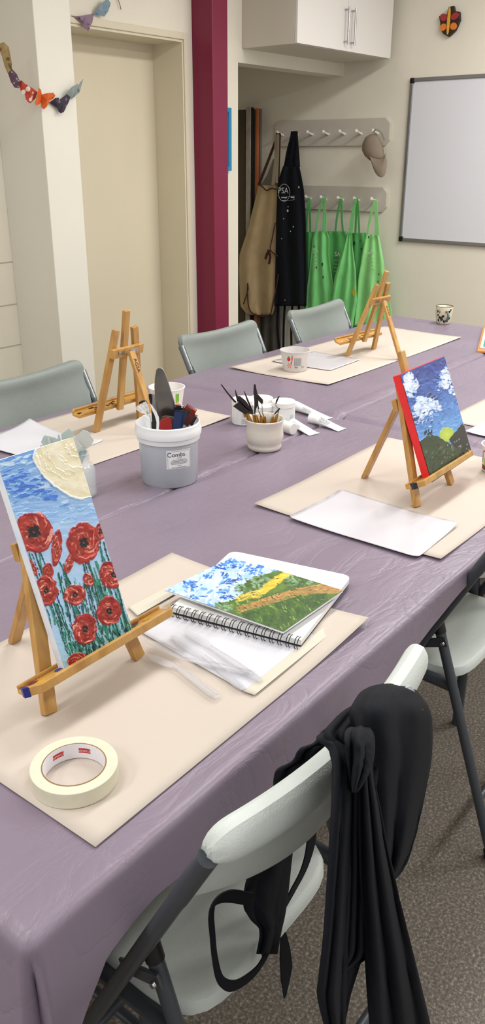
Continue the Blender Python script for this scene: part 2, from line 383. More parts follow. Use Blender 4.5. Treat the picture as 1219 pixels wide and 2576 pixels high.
def hang(rows, a, fold=.012, freq=5, n=28, seed=0, lean=0.0, m=6):
    """cloth hanging from rows of (y, xl, xr) measured in the photo, laid on a plane parallel to the back wall"""
    rr = []
    ys = [r[0] for r in rows]; tot = ys[-1]-ys[0]; P = []
    Y = np.linspace(ys[0], ys[-1], m*len(rows))
    for y in Y:
        xl = np.interp(y, ys, [r[1] for r in rows]); xr = np.interp(y, ys, [r[2] for r in rows]); row = []
        for j in range(n+1):
            u = j/n; g = (y-ys[0])/tot
            off = fold*(.35+.65*g)*(math.sin(u*freq*2*PI+seed+1.5*math.sin(g*2+seed))+.5*math.sin(u*freq*3.7+seed*2+g*3))
            edge = min(u, 1-u)*8; off *= min(1, edge+.15); off += .022*g*(abs(fbm(u*3.2+seed*3, g*4+u*2, 5, 3)-.45)-.08)*2
            row.append(AP(xl+(xr-xl)*u, y, a-.005+off))
        P.append(row)
    return P
def strap(pts, a, w=.014, t=.002):
    P = smoothpath([AP(x, y, a-d) for x, y, d in pts], 6)
    return M().ribbon(P, w, A(0,1,0)-A(0,0,0), t)
def apron_mat(name, c): return mat(name, c, .8, noise=.1, nscale=7, bump=.4, bscale=40, spec=.2)
greens = [apron_mat('green_apron_cloth', (124, 206, 126)), apron_mat('green_apron_cloth_dark', (90, 170, 96)), apron_mat('green_apron_cloth_light', (152, 224, 142))]
stain = mat('paint_stain', (24, 50, 40), .6); pale_print = mat('pale_print', (190, 215, 180), .7)
gd = 'green aprons on the lower peg rail'
def green(label, rows, straps, mi, a, seed, prints=None, spots=(), ties=True):
    t = thing('apron', label, 'apron', AP((rows[-1][1]+rows[-1][2])/2, rows[-1][0], a), group=None)
    g = mk('apron_body', M().grid(hang(rows, a, .016, 2.2, seed=seed)), greens[mi], t, smooth=True, solid=.002)
    for s in straps: mk('neck_strap', strap(s, a, .016), greens[mi], t)
    if prints:
        x, y, sz, tx = prints
        X = unit(A(0,-1,0)-A(0,0,0)); U = np.array([0,0,1.])
        mk('printed_logo', textm(tx, sz, flat(AP(x, y, a-.032), X, U)), pale_print, t)
        ln = M()
        for k in range(4):
            p = AP(x, y+16+k*9, a-.032); ln.prism([p+X*.03+U*.002, p-X*.03+U*.002, p-X*.03-U*.002, p+X*(.03)-U*.002], (0,0,.0001))
        ln.v = [tuple(np.array(v)) for v in ln.v]
        mk('printed_lines', ln, pale_print, t)
    if spots:
        for (x, y, r) in spots:
            sp = M(); P = AP(x, y, a-.033); X = unit(A(0,1,0)-A(0,0,0)); q = [P+X*r*math.cos(u)*random.uniform(.5,1)+np.array([0,0,1])*r*math.sin(u)*random.uniform(.8,1.6) for u in np.linspace(0,2*PI,8,endpoint=False)]
            sp.add(q, [tuple(range(8))]); mk('paint_stain', sp, stain, t)
    return t
green('green apron on leftmost lower peg, mostly behind black apron', [(583,768,806),(650,768,812),(740,768,820),(800,762,826)], [[(776,497,.07),(772,540,.05),(770,583,.03)],[(778,497,.07),(779,540,.05),(780,583,.03)]], 1, 5.25, 1)
green('dark green apron with small pale print on the middle lower peg', [(582,822,868),(600,816,878),(700,806,884),(800,800,888)], [[(856,500,.08),(847,545,.05),(843,584,.03)],[(858,500,.08),(859,545,.05),(862,584,.03)]], 1, 5.27, 2.2, (848,640,.045,'SA'))
green('green apron with paint blots hanging from the second lower peg', [(582,790,822),(600,785,828),(640,782,827),(660,780,829),(720,772,838),(780,768,844),(840,764,850)], [[(813,497,.08),(800,540,.05),(793,584,.03)],[(818,497,.08),(814,540,.05),(812,584,.03)],[(812,497,.08),(818,540,.04),(817,584,.03)]], 0, 5.22, 3.1, (793,632,.05,'SA'), ((810,665,.012),(795,672,.008),(812,697,.008),(790,620,.006)))
green('bright green apron folded sideways with a yellow splash, fourth lower peg', [(584,874,884),(620,864,886),(680,846,894),(700,840,895),(760,832,897),(830,834,886)], [[(895,500,.08),(884,545,.05),(879,586,.03)],[(893,500,.08),(888,545,.05),(884,586,.03)]], 0, 5.19, 4.5)
green('green apron with dark smears behind the folded bright one', [(586,882,920),(640,880,930),(720,880,944),(800,872,938),(842,872,920)], [[(896,500,.08),(895,545,.05),(893,588,.03)],[(898,500,.08),(901,545,.05),(903,588,.03)]], 1, 5.26, .4, None, ((890,612,.012),(905,606,.006),(908,626,.008)))
tg = green('pale green apron with white print on the rightmost lower peg', [(590,919,951),(600,917,954),(650,908,963),(700,900,970),(760,896,980),(820,890,990)], [[(942,503,.08),(930,550,.05),(922,592,.03)],[(944,503,.08),(944,550,.05),(945,592,.03)],[(945,503,.08),(948,550,.05),(951,592,.03)]], 2, 5.22, 5.3, (930,634,.055,'SA'), ((926,597,.007),(952,690,.006),(950,708,.007)))
ys = M(); P0 = AP(889, 735, 5.15); X = unit(A(0,1,0)-A(0,0,0))
ys.add([P0+X*.014*math.cos(u)*random.uniform(.6,1)+np.array([0,0,1])*.03*math.sin(u)*random.uniform(.7,1.1) for u in np.linspace(0,2*PI,10,endpoint=False)], [tuple(range(10))])
fa = [o for o in bpy.data.objects if o.get('label','').startswith('bright green apron folded')][0]
mk('yellow_paint_splash', ys, mat('yellow_splash', (190, 170, 30), .5), fa)

# black apron
t = thing('apron', 'long black apron with round white print on the second upper peg', 'apron', AP(730, 790, 5.2))
mk('apron_body', M().grid(hang([(418,712,752),(440,704,757),(480,697,764),(540,695,768),(600,694,769),(680,692,770),(770,690,770)], 5.17, .018, 2.0, seed=2)), cloth_blk, t, smooth=True, solid=.003)
mk('gathered_straps', M().grid(hang([(330,731,748),(350,729,749),(390,722,752),(420,712,754)], 5.2, .006, 2, n=10)), cloth_blk, t, smooth=True, solid=.004)
mk('neck_strap', strap([(733,338,.09),(722,380,.06),(715,420,.03)], 5.2, .012), cloth_blk, t)
X = unit(A(0,-1,0)-A(0,0,0)); U = np.array([0,0,1.]); wp = mat('white_print', (200, 205, 205), .7)
lg = textm('PSA', .056, flat(AP(712, 480, 5.128), X, U))
cc = AP(714, 485, 5.129); ring = [cc+X*.052*math.cos(u)+U*.058*math.sin(u) for u in np.linspace(0,2*PI,40,endpoint=False)]
lg.tube(ring, .0012, 5, closed=True)
for k, w_ in ((0,.05),(1,.042)):
    p = AP(714, 497+k*8, 5.128); lg.box(p, (.001, w_, .006), np.array([unit(ex), X, U]).T)
mk('printed_logo', lg, wp, t)
b2 = M(); p = AP(728, 500, 5.127)
q = [p+X*a_+U*b_ for a_, b_ in ((-.035,-.014),(.04,-.006),(.04,.02),(-.035,.012))]
b2.tube(q, .001, 4, closed=True)
for k in range(3): b2.box(p+X*(.014+.011*k)+U*.010, (.001,.009,.007), np.array([unit(ex), X, U]).T)
mk('printed_panel', b2, wp, t)
for (x, y, r) in ((723,530,.008),(724,520,.004),(713,550,.004),(737,570,.005),(751,471,.006),(730,582,.004),(708,600,.004),(716,755,.004)):
    st = M(); P = AP(x, y, 5.127); st.add([P+X*r*math.cos(u)+U*r*1.3*math.sin(u)*random.uniform(.7,1.1) for u in np.linspace(0,2*PI,8,endpoint=False)], [tuple(range(8))]); mk('paint_spot', st, wp, t)
for i, xs in enumerate(((700,705),(716,712),(735,733),(752,748))):
    mk('tie_strap', strap([(xs[0],765,.05),(xs[0]-3,820,.04),(xs[1],905,.04)], 5.24, .02), cloth_blk, t)

# beige apron with brown piping
beige = mat('tan_canvas', (184, 160, 122), .85, noise=.08, nscale=9, bump=.3, bscale=60); brown = mat('brown_piping', (66, 34, 26), .8)
cream_tie = mat('cream_tie', (150, 138, 116), .85)
t = thing('apron', 'tan canvas apron with dark brown piping on the first upper peg', 'apron', AP(650, 790, 5.2))
mk('apron_body', M().grid(hang([(466,650,698),(480,647,698),(520,637,697),(580,622,693),(640,602,696),(680,600,700),(770,604,692),(792,622,684)], 5.2, .016, 1.8, seed=1)), beige, t, smooth=True, solid=.003)
mk('bib_lining', M().grid(hang([(400,686,694),(440,672,695),(470,654,697)], 5.22, .003, 1, n=8)), mat('grey_lining', (126, 118, 108), .85), t, smooth=True, solid=.002)
mk('neck_strap', strap([(697,335,.09),(690,362,.07),(668,420,.05),(650,466,.03)], 5.2, .022), brown, t)
mk('neck_strap', strap([(703,335,.08),(701,400,.05),(699,470,.03)], 5.2, .02), brown, t)
mk('waist_tie', strap([(694,338,.09),(693,400,.06),(686,465,.05)], 5.19, .028), cream_tie, t)
mk('waist_tie', strap([(699,338,.1),(698,400,.06),(695,460,.05)], 5.19, .02), cream_tie, t)
for pts in ([(649,463),(660,470),(670,479),(682,474),(698,477)], [(692,560),(684,600),(680,628),(698,645)], [(622,712),(623,730),(612,765)], [(623,712),(622,740),(628,780),(650,794),(676,793),(684,775),(700,690)]):
    mk('piping', M().tube(smoothpath([AP(x, y, 5.165) for x, y in pts], 5), .005, 6), brown, t, smooth=True)
mk('tie_bow', M().ribbon(smoothpath([AP(x, y, 5.14) for x, y in ((676,630),(671,640),(667,652))], 5), .022, X, .003).ribbon(smoothpath([AP(x, y, 5.138) for x, y in ((676,630),(679,646),(676,664))], 5), .020, X, .003).box(AP(676,632,5.136), (.012,.022,.022)), brown, t)

# dark garment low behind + hanging ties
gm = mat('grey_work_coat', (84, 80, 74), .85, noise=.1, nscale=10)
t2 = mk('work_coat', M().grid(hang([(740,606,700),(800,612,704),(900,616,706)], 5.30, .02, 4.5, seed=6)), gm, None, smooth=True, solid=.004, label='dark grey folded work coat hanging below the tan apron in the alcove', cat='coat')
# cap
t = thing('baseball_cap', 'taupe baseball cap hung on the rightmost upper peg', 'cap', AP(945, 440, 5.2))
taupe = mat('taupe_cotton', (136, 122, 106), .85, bump=.3, bscale=500, noise=.05, nscale=14)
pf = [(943,338,6),(941,345,17),(942,360,26),(944,378,30),(948,392,27),(954,404,19)]
vs = []; n = 20; P = []
for x, y, r in pf:
    c0 = AP(x, y, 5.22); k = r/390.
    P.append([c0+X*k*math.cos(u)*(1+.05*math.sin(3*u))+unit(ex)*(-.7*k*math.sin(u)-.03) for u in np.linspace(0, 2*PI, n+1)])
mk('crown', M().grid(P), taupe, t, smooth=True, solid=.002)
br = [(926,378,-.03),(934,404,-.055),(939,428,-.07),(948,444,-.078),(962,449,-.078),(971,436,-.06),(973,404,-.03)]
inner = [(924,372,-.02),(932,386,-.035),(940,396,-.045),(948,400,-.05),(957,400,-.045),(966,394,-.035),(971,380,-.02)]
def ap2(x, y, d): return AP(x, y, 5.2+d)
P = [[(1-s)*ap2(*inner[i])+s*ap2(*br[i])+unit(ex)*(-.015*math.sin(PI*s)) for i in range(7)] for s in np.linspace(0, 1, 6)]
mk('brim', M().grid(P), taupe, t, smooth=True, solid=.004, sub=1)
mk('strap', M().ribbon(smoothpath([AP(936,350,5.2), AP(943,327,5.26), AP(957,332,5.25), AP(966,352,5.2)], 6), .012, unit(ex), .002), taupe, t)

# boards leaning in the alcove
def plank(name, label, x0, x1, ytop, a, m, th=.02, ztop=None):
    p0 = AP(x0, ytop, a); p1 = AP(x1, ytop, a); b_0 = ab(p0)[1]; b_1 = ab(p1)[1]; zt = (p0[2]+p1[2])/2
    mk(name, M().abox(a, a+th, b_1, b_0, 0, zt), m, None, bevel=.002, label=label, cat='board')
plank('brown_panel', 'dark brown board standing leftmost in the alcove', 585, 617, 276, 5.24, mat('brown_board', (78, 64, 48), .7, noise=.1, nscale=5))
plank('grey_plank', 'pale grey worn plank standing in the alcove', 618, 629, 270, 5.22, mat('worn_grey', (160, 152, 138), .7, noise=.15, nscale=18))
plank('black_board', 'thin black strip board standing in the alcove', 630, 635, 270, 5.23, mat('black_board_m', (22, 22, 22), .6))
plank('wide_grey_board', 'grey brown board standing behind the orange strip', 636, 655, 274, 5.27, mat('grey_brown', (112, 102, 88), .7))
plank('orange_strip', 'narrow orange wooden strip standing in the alcove', 642, 648, 272, 5.245, mat('orange_strip_m', (172, 98, 56), .6))

# ================================================================== garlands
orange_p = mat('orange_paper', (206, 92, 30), .7)
pats = {'olive': mat_spots('olive_print', (150, 130, 84), (112, 74, 44), 28, .22, (196, 180, 130)),
        'purple': mat_spots('purple_print', (92, 68, 84), (180, 150, 160), 60, .2),
        'redwhite': mat_spots('red_white_print', (176, 62, 44), (222, 208, 196), 34, .33),
        'dark': mat_spots('dark_print', (58, 48, 62), (120, 104, 120), 26, .2),
        'grey': mat_spots('grey_print', (140, 150, 148), (92, 104, 106), 30, .2),
        'lilac': mat_spots('lilac_print', (140, 116, 136), (90, 66, 92), 50, .2),
        'blue': mat_spots('blue_print', (128, 150, 162), (96, 120, 140), 40, .2)}
def butterfly(t, pts_l, pts_r, bpl, m, lab):
    """two wings folded along a ridge; outlines measured in the photo"""
    b = M()
    for pts, sgn in ((pts_l, 1), (pts_r, -1)):
        c0 = np.mean([p[:2] for p in pts], 0)
        V_ = [BP(x, y, bpl-d) for x, y, d in pts]; cen = BP(c0[0], c0[1], bpl-np.mean([p[2] for p in pts])-.006)
        k = len(V_); b.add(V_+[cen], [(i, (i+1)%k, k) for i in range(k)])
    return mk('butterfly', b, m, t, label=lab, solid=.0015)
bpl = 3.184
t = thing('butterfly_garland', 'string of folded patterned paper butterflies across the white pier', 'garland', BP(100, 250, bpl))
butterfly(t, [(-8,112,.0),(10,106,.02),(22,118,.02),(26,140,.0),(14,150,.0),(4,140,0)], [(4,138,0),(22,118,.02),(30,160,.03),(29,178,.0),(20,186,0),(12,168,0)], bpl, pats['olive'], 'olive butterfly with ringed dots')
butterfly(t, [(20,184,0),(31,174,.02),(42,186,.02),(40,205,.0),(28,208,0)], [(28,206,0),(42,186,.02),(50,204,.02),(48,222,0),(36,220,0)], bpl, pats['purple'], 'purple speckled butterfly')
butterfly(t, [(46,206,0),(54,202,.02),(66,214,.02),(64,238,0),(54,236,0)], [(62,236,0),(66,212,.02),(82,222,.02),(94,232,.01),(88,248,0),(76,260,0),(66,254,0)], bpl, pats['redwhite'], 'red and white butterfly')
butterfly(t, [(98,221,.03),(103,226,.03),(105,240,.01),(103,258,.0),(94,265,.02),(87,262,.02),(92,245,.02)], [(104,238,.01),(120,234,.03),(134,233,.04),(139,240,.04),(134,248,.03),(124,254,.03),(118,268,.03),(110,275,.02),(104,270,.01),(103,256,0)], bpl, orange_p, 'plain orange butterfly')
butterfly(t, [(124,258,0),(140,246,.02),(148,246,.02),(150,262,.02),(144,272,.01)], [(143,270,.01),(150,250,.02),(168,237,.03),(177,244,.02),(172,258,.02),(160,282,.02),(153,285,.02),(148,282,.01)], bpl, pats['dark'], 'charcoal patterned butterfly')
butterfly(t, [(164,238,.01),(180,220,.03),(196,210,.03),(192,228,.02),(180,250,.01),(174,246,.01)], [(180,248,.01),(190,226,.02),(204,204,.03),(207,206,.02),(200,232,.02),(186,244,.02)], bpl, pats['grey'], 'grey green butterfly')
mk('string', M().tube(smoothpath([BP(x, y, bpl-.004) for x, y in ((-10,100),(20,150),(48,210),(100,250),(140,258),(180,235),(209,200))], 6), .0012, 5), mat('twine', (120, 105, 85), .9), t)
t = thing('butterfly_garland', 'lilac and pale blue paper butterflies strung above the door', 'garland', BP(230, 40, 3.50))
butterfly(t, [(184,42,0),(200,40,.02),(214,38,.02),(212,60,.02),(204,56,.01)], [(204,56,.01),(214,38,.02),(236,34,.02),(232,56,.02),(222,78,.02),(212,72,.01)], 3.50, pats['lilac'], 'lilac butterfly')
butterfly(t, [(234,36,0),(246,20,.02),(260,4,.02),(262,30,.02),(250,40,.01)], [(250,38,.01),(258,6,.02),(270,-4,.03),(278,8,.02),(272,28,.02),(262,42,.02)], 3.50, pats['blue'], 'pale blue butterfly')
mk('string', M().tube(smoothpath([BP(x, y, 3.498) for x, y in ((180,40),(212,48),(245,30),(275,-5),(292,-8),(300,8),(304,24))], 6), .002, 5), mat('twine', (120, 105, 85), .9), t)

# ================================================================== tables and cloths
TX0, TX1, TY0, TYS, TY1 = .372, 4.055, .580, 1.345, 2.105
tt_m = mat('table_resin', (200, 198, 190), .5); TJ = 2.262
def table(label, x0, x1, y0, y1):
    t = thing('folding_table', label, 'table', ((x0+x1)/2, (y0+y1)/2, 0), group=None)
    mk('tabletop', M().box(((x0+x1)/2, (y0+y1)/2, .714), (x1-x0, y1-y0, .042)), tt_m, t, bevel=.012)
    for sx in (x0+.28, x1-.28):
        for sy in (y0+.13, y1-.13): mk('leg', M().tube([(sx, sy, 0), (sx, sy, .70)], .014), tube_m, t, smooth='auto')
        mk('brace', M().tube([(sx, y0+.13, .12), (sx, y1-.13, .12)], .010), tube_m, t, smooth='auto')
g = .012
table('nearest folding table, under the front of the mauve cloth', TX0+g, TJ-.03, TY0+.006, TYS-.016)
table('folding table under the mauve cloth behind the knife pot, near the wall', TX0+g, TJ-.03, TYS+.018, TY1-.006)
table('folding table at the right under the far end of the near cloth', TJ+.03, TX1-g, TY0+.006, TYS-.016)
table('farthest folding table, under the patterned mug', TJ+.03, TX1-g, TYS+.018, TY1-.006)

def drop_near(x): return float(np.interp(x, [.3, .372, .417, .459, .55, .8, 1.2, 1.33, 1.6, 2.2, 4.2], [.34, .25, .165, .115, .095, .105, .10, .07, .035, .035, .035]))
def cloth(name, label, y0, y1, near):
    R = .015; N_ = 900
    xs = np.concatenate([TX0-np.linspace(.42, .0, 34), np.linspace(TX0+.006, TX1-.006, 330), TX1+np.linspace(0, .12, 8)])
    if near: ys = np.concatenate([np.linspace(1, 0, 26)*-1, np.concatenate([np.linspace(y0+.005, y1-.02, 84), np.linspace(y1-.017, y1, 10)])])
    else: ys = np.concatenate([np.concatenate([np.linspace(y0, y0+.06, 24), np.linspace(y0+.065, y1-.005, 80)]), 10+np.linspace(0, 1, 12)])
    P = []
    for yv in ys:
        row = []
        for x in xs:
            if near and yv <= 0 and yv >= -1: dy = -yv*drop_near(x); yy = y0; sy = -1
            elif not near and yv >= 10: dy = (yv-10)*.12; yy = y1; sy = 1
            else: dy = 0; yy = yv; sy = 0
            dx = max(TX0-x, x-TX1, 0); sx = -1 if x < TX0 else 1; cx = min(max(x, TX0), TX1)
            d = math.hypot(dx, dy)
            z = TT
            z -= .017*math.exp(-((cx-TJ-.006*math.sin(yy*21))/.014)**2)*(.5+.5*vnoise(yy*14, 3.1, 4)) if dx == 0 else 0; z += .004*math.exp(-((cx-TJ-.04)/.014)**2)*vnoise(yy*18, 1, 6)+.003*math.exp(-((cx-TJ+.035)/.012)**2)*vnoise(yy*24, 1, 8)
            if near and yy > TYS-.012: z -= .030*((yy-TYS+.012)/.012)**2
            z += .0016*(fbm(cx*9+yy*5, yy*13-cx*4, 11, 3)-.5)
            if not near and yy-TYS < .06: # ruffled edge tucked along the seam
                k = max(0, 1-(yy-TYS+.008)/(.014+.010*vnoise(cx*22, 1, 9))); z -= .030*k*k; k2 = math.exp(-((yy-TYS-.03)/.016)**2); z += .005*k2*vnoise(cx*20, 5, 2)+.003*math.exp(-((yy-TYS-.05)/.02)**2)*vnoise(cx*13, 4, 6)
            if d > 1e-6:
                nx, ny = (sx*dx/d, sy*dy/d) if d else (0, 0)
                a = min(d/R, PI/2); out = R*math.sin(a); dz = R*(1-math.cos(a)); rest = max(0, d-R*PI/2)
                fl = .10 if dy > dx else .06
                along = cx*1.0 if dy >= dx else yy
                fold = math.sin(along*19+1.0+1.5*math.sin(along*5))*.5+math.sin(along*41+2)*.25
                corner = min(dx, dy)/(d+1e-6)
                out += rest*(fl+.10*fold*min(1, rest*8)) - rest*.42*corner*1.2
                px_, py_ = cx+nx*out, yy+ny*out; pz = z-dz-rest*.985
                pz += .0
            else: px_, py_, pz = cx, yy, z
            row.append((px_, py_, pz))
        P.append(row)
    m = M().grid(P)
    return mk(name, m, cloth_m, None, smooth=True, label=label, cat='tablecloth', base=(2.2, (y0+y1)/2, TT))
cloth('tablecloth', 'mauve plastic tablecloth over the near tables, hanging down beside the pale chairs', TY0, TYS+.000, True)
cloth('tablecloth', 'mauve plastic tablecloth over the far tables, ruffled along the seam', TYS-.008, TY1, False)

# ================================================================== papers
def sheet(name, cor, z, m, label, cat, group=None, curl=(0,0,0,0), wav=.0008, th=.0006, rc=0):
    """cor: four ground points in order; curl: lift of each corner"""
    c = [np.array([p[0], p[1]]) for p in cor]; n = 24; P = []
    for i in range(n+1):
        row = []
        for j in range(n+1):
            u, v = j/n, i/n
            p = (1-u)*(1-v)*c[0]+u*(1-v)*c[1]+u*v*c[2]+(1-u)*v*c[3]
            w = [max(0, 1-math.hypot(u-a, v-b)*2.6)**2 for a, b in ((0,0),(1,0),(1,1),(0,1))]
            h = z+sum(w[k]*curl[k] for k in range(4))+wav*(fbm(p[0]*7, p[1]*7, 3, 2))
            if rc:
                for (a, b) in ((0,0),(1,0),(1,1),(0,1)):
                    ua, vb = abs(u-a), abs(v-b)
                    if ua < rc and vb < rc:
                        r = math.hypot(rc-ua, rc-vb)
                        if r > rc: 
                            k = rc/r; uu = rc-(rc-ua)*k; vv = rc-(rc-vb)*k; u2 = uu if a == 0 else 1-uu; v2 = vv if b == 0 else 1-vv
                            p = (1-u2)*(1-v2)*c[0]+u2*(1-v2)*c[1]+u2*v2*c[2]+(1-u2)*v2*c[3]
            row.append((p[0], p[1], h))
        P.append(row)
    return mk(name, M().grid(P), m, None, smooth=True, solid=th, label=label, cat=cat, group=group)
T0 = TT+.002
mats_ = [([(.499,.611),(1.168,.614),(1.160,1.085),(.500,1.085)], 'manila paper mat under the poppy easel and sketchbook', (.0,.012,.004,0)),
         ([(1.484,.622),(2.16,.614),(2.156,1.112),(1.481,1.109)], 'manila paper mat under the easel with the night-blue landscape', (.004,0,0,.006)),
         ([(2.571,1.586),(3.71,1.570),(3.745,2.000),(2.557,2.042)], 'long manila paper mat under the farthest easel and clear tub', (.004,.004,0,.008)),
         ([(1.40,1.632),(2.03,1.615),(2.047,2.055),(1.38,2.075)], 'manila paper mat under the empty easel behind the combs bucket', (0,.004,0,0)),
         ([(2.424,.62),(3.05,.615),(3.05,1.052),(2.424,1.060)], 'manila paper mat at the right edge behind the landscape easel', (0,0,0,0))]
for c, l, cu in mats_: sheet('paper_mat', c, T0, paper_m, l, 'paper mat', 'manila paper mats', cu)
q = lambda pts, h=TT+.004: [Z(x, y, h)[:2] for x, y in pts]
sheet('palette_paper', q([(722,1305),(1050,1406),(1152,1322),(857,1235)]), TT+.005, gloss_paper, 'glossy white palette sheet in front of the landscape easel', 'paper', 'palette sheets', (.002,.001,.006,.004), .004, rc=.06)
sheet('palette_paper', q([(680,910),(830,933),(907,905),(790,886)]), TT+.005, gloss_paper, 'glossy white palette sheet behind the clear printed tub', 'paper', 'palette sheets', (.004,0,.002,.002), .003, rc=.06)
sheet('white_paper', q([(-60,1118),(40,1146),(234,1119),(75,1062)]), TT+.006, white_paper, 'white sheet at left edge of the table behind the poppy painting', 'paper', None, (0,.0,.004,.01), .003)
sheet('white_paper', q([(80,1150),(233,1119),(259,1109),(100,1090)]), TT+.004, white_paper, 'white sheet corner sticking out under the left sheet beside the empty easel', 'paper', None, (0,0,.004,0), .001)
sheet('white_paper', q([(1168,1087),(1260,1108),(1290,1050),(1215,1062)]), TT+.005, white_paper, 'white sheet at right edge behind the printed tub', 'paper', None, (.003,0,0,0), .002)
sheet('white_paper', q([(352,1590),(622,1745),(842,1570),(560,1440)]), TT+.005, white_paper, 'white sheet taped down under sketchbook and clear knives', 'paper', None, (0,0,0,0), .001)
tape_strip = mat('masking_tape_strip', (204, 199, 184), .55)
sheet('tape_strip', q([(612,1742),(640,1752),(860,1572),(832,1566)]), TT+.0065, tape_strip, 'pale masking tape strip along the right edge of the white sheet', 'tape strip', None, wav=.0005)
sheet('tape_strip', q([(345,1552),(322,1530),(430,1474),(448,1492)]), TT+.0065, tape_strip, 'pale masking tape strip running from easel tray to sketchbook', 'tape strip', None, wav=.0005)

# ================================================================== easels
LE = .295; vE = np.array([0, math.sin(LE), math.cos(LE)]); nE = np.array([0, -math.cos(LE), math.sin(LE)]); xE = np.array([1., 0, 0])
def le(x, s, d=0): return xE*x+vE*s+nE*d
def make_easel(label, lean=.295, back=.205):
    global vE, nE
    vE = np.array([0, math.sin(lean), math.cos(lean)]); nE = np.array([0, -math.cos(lean), math.sin(lean)])
    t = thing('table_easel', label, 'easel')
    k = dict(world=False, bevel=.0016)
    for s in (-1, 1):
        b = M().bar(le(s*.096, 0), le(s*.038, .312), .023, .013)
        b.v = [(x, y, max(z, 0.0)) for x, y, z in b.v]
        mk('leg', b, wood, t, **k)
    mk('mast', M().bar(le(0, .052, 0), le(0, .366, 0), .022, .013), wood, t, **k)
    xb = mk('crossbar', M().bar(le(-.060, .246, -.0135), le(.064, .246, -.0135), .012, .028, side=vE) if False else M().box(le(0, .246, -.0138), (.128, .028, .013), np.array([xE, vE, nE]).T), wood, t, **k)
    rl = M().bar(le(0, .250, -.030), (0, back, 0), .022, .012); rl.v = [(x, y, max(z, 0.0)) for x, y, z in rl.v]
    mk('rear_leg', rl, wood, t, **k)
    hg = M().box(le(-.022, .247, -.0212), (.034, .011, .0015), np.array([xE, vE, nE]).T).box(le(.030, .247, -.0212), (.024, .011, .0015), np.array([xE, vE, nE]).T)
    for x in (-.032, -.016, .024, .036): hg.lathe([(.0035, 0), (.0025, .0015)], 10, (0,0,0)) if False else hg.box(le(x, .247, -.0225), (.004, .004, .0015), np.array([xE, vE, nE]).T)
    mk('hinge', hg, steel, xb, world=False)
    # tray: board square to the leaning frame with raised rims and clipped corners
    s0 = .056
    def tr(x, d, s): return le(x+.010, s, d)
    pl = [(-.150,.008),(.150,.008),(.152,.036),(.140,.052),(-.136,.052),(-.156,.034)]
    trm = M().prism([tr(x, d, s0) for x, d in pl], vE*.007)
    mk('tray', trm, wood_t, t, **k)
    rim = M().prism([tr(x, d, s0+.0) for x, d in ((.152,.0365),(.140,.0525),(-.136,.0525),(-.156,.034),(-.150,.034),(-.134,.0445),(.138,.0445),(.146,.0365))], vE*.014)
    rim.prism([tr(x, d, s0+.007) for x, d in ((-.150,.008),(.150,.008),(.150,.012),(-.150,.012))], vE*.006)
    mk('tray_lip', rim, wood, t, **k)
    return t
def stainlets(t, seed, cols, lean=.295):
    global vE, nE
    vE = np.array([0, math.sin(lean), math.cos(lean)]); nE = np.array([0, -math.cos(lean), math.sin(lean)])
    r = random.Random(seed); M4 = {}
    for _ in range(16):
        c = r.choice(cols); m = M4.setdefault(c, M()); x, d = r.uniform(-.13, .14), r.uniform(.014, .042)
        p = [le(x+.01+r.uniform(.004, .012)*math.cos(u), .0636, d+r.uniform(.002, .006)*math.sin(u)) for u in np.linspace(0, 2*PI, 9, endpoint=False)]
        m.add(p, [tuple(range(9))])
    for c, m in M4.items(): mk('paint_smear', m, mat('smear_%d_%d_%d' % c, c, .4), t, world=False)
Ef = make_easel('wooden table easel in front carrying the red poppy painting')
Em = make_easel('wooden table easel carrying the blue cloud landscape painting', .345, .200); Em.location = (1.812, .794, TT+.0028); WM[Em.name] = Matrix.Translation(Em.location)
Er = dup(Ef, (3.137, 1.779, TT+.0028), PI-.10, 'empty wooden table easel farthest away, in front of the green aprons')
El = make_easel('empty wooden table easel behind the combs bucket, seen from the back', .165, .165); El.location = (1.747, 1.842, TT+.0028); El.rotation_euler = (0, 0, PI); WM[El.name] = Matrix.LocRotScale(Vector(El.location), El.rotation_euler, None)
Ef.location = (.735, .862, TT+.0028); WM[Ef.name] = Matrix.Translation(Ef.location)
stainlets(Ef, 3, [(40, 60, 130), (200, 150, 30), (120, 40, 60), (40, 80, 50)])
stainlets(El, 5, [(60, 30, 20), (30, 30, 40)], .165); stainlets(Er, 6, [(40, 50, 90), (160, 80, 40), (30, 60, 60), (190, 180, 160)])
# blobs of paint on easel corners
for e, c in ((Ef, (30, 30, 110)), (Em, (30, 26, 40))):
    ln_ = .295 if e is Ef else .345; vE = np.array([0, math.sin(ln_), math.cos(ln_)]); nE = np.array([0, -math.cos(ln_), math.sin(ln_)])
    mk('paint_blot', M().prism([le(x+.010, .0555, d) for x, d in ((-.1568,.034),(-.150,.0405),(-.148,.032),(-.1535,.024))], vE*.0147), mat('blot_%d' % c[2], c, .4), e, world=False)
for e, ln_, bk_ in ((El, .165, .165), (Er, .295, .205)):
    vE = np.array([0, math.sin(ln_), math.cos(ln_)]); nE = np.array([0, -math.cos(ln_), math.sin(ln_)])
    d_ = unit(np.array([0, bk_, 0])-le(0, .250, -.030)); nn = unit(np.cross(xE, d_)); p0 = le(0, .250, -.030)+d_*.042+nn*(.0068 if nn[1] > 0 else -.0068)
    nn = nn if nn[1] > 0 else -nn; p0 = le(0, .250, -.030)+d_*.045+nn*.0068
    mk('lettering', textm('AGSA', .017, flat(p0, d_, np.cross(nn, d_))), ink, e, world=False)

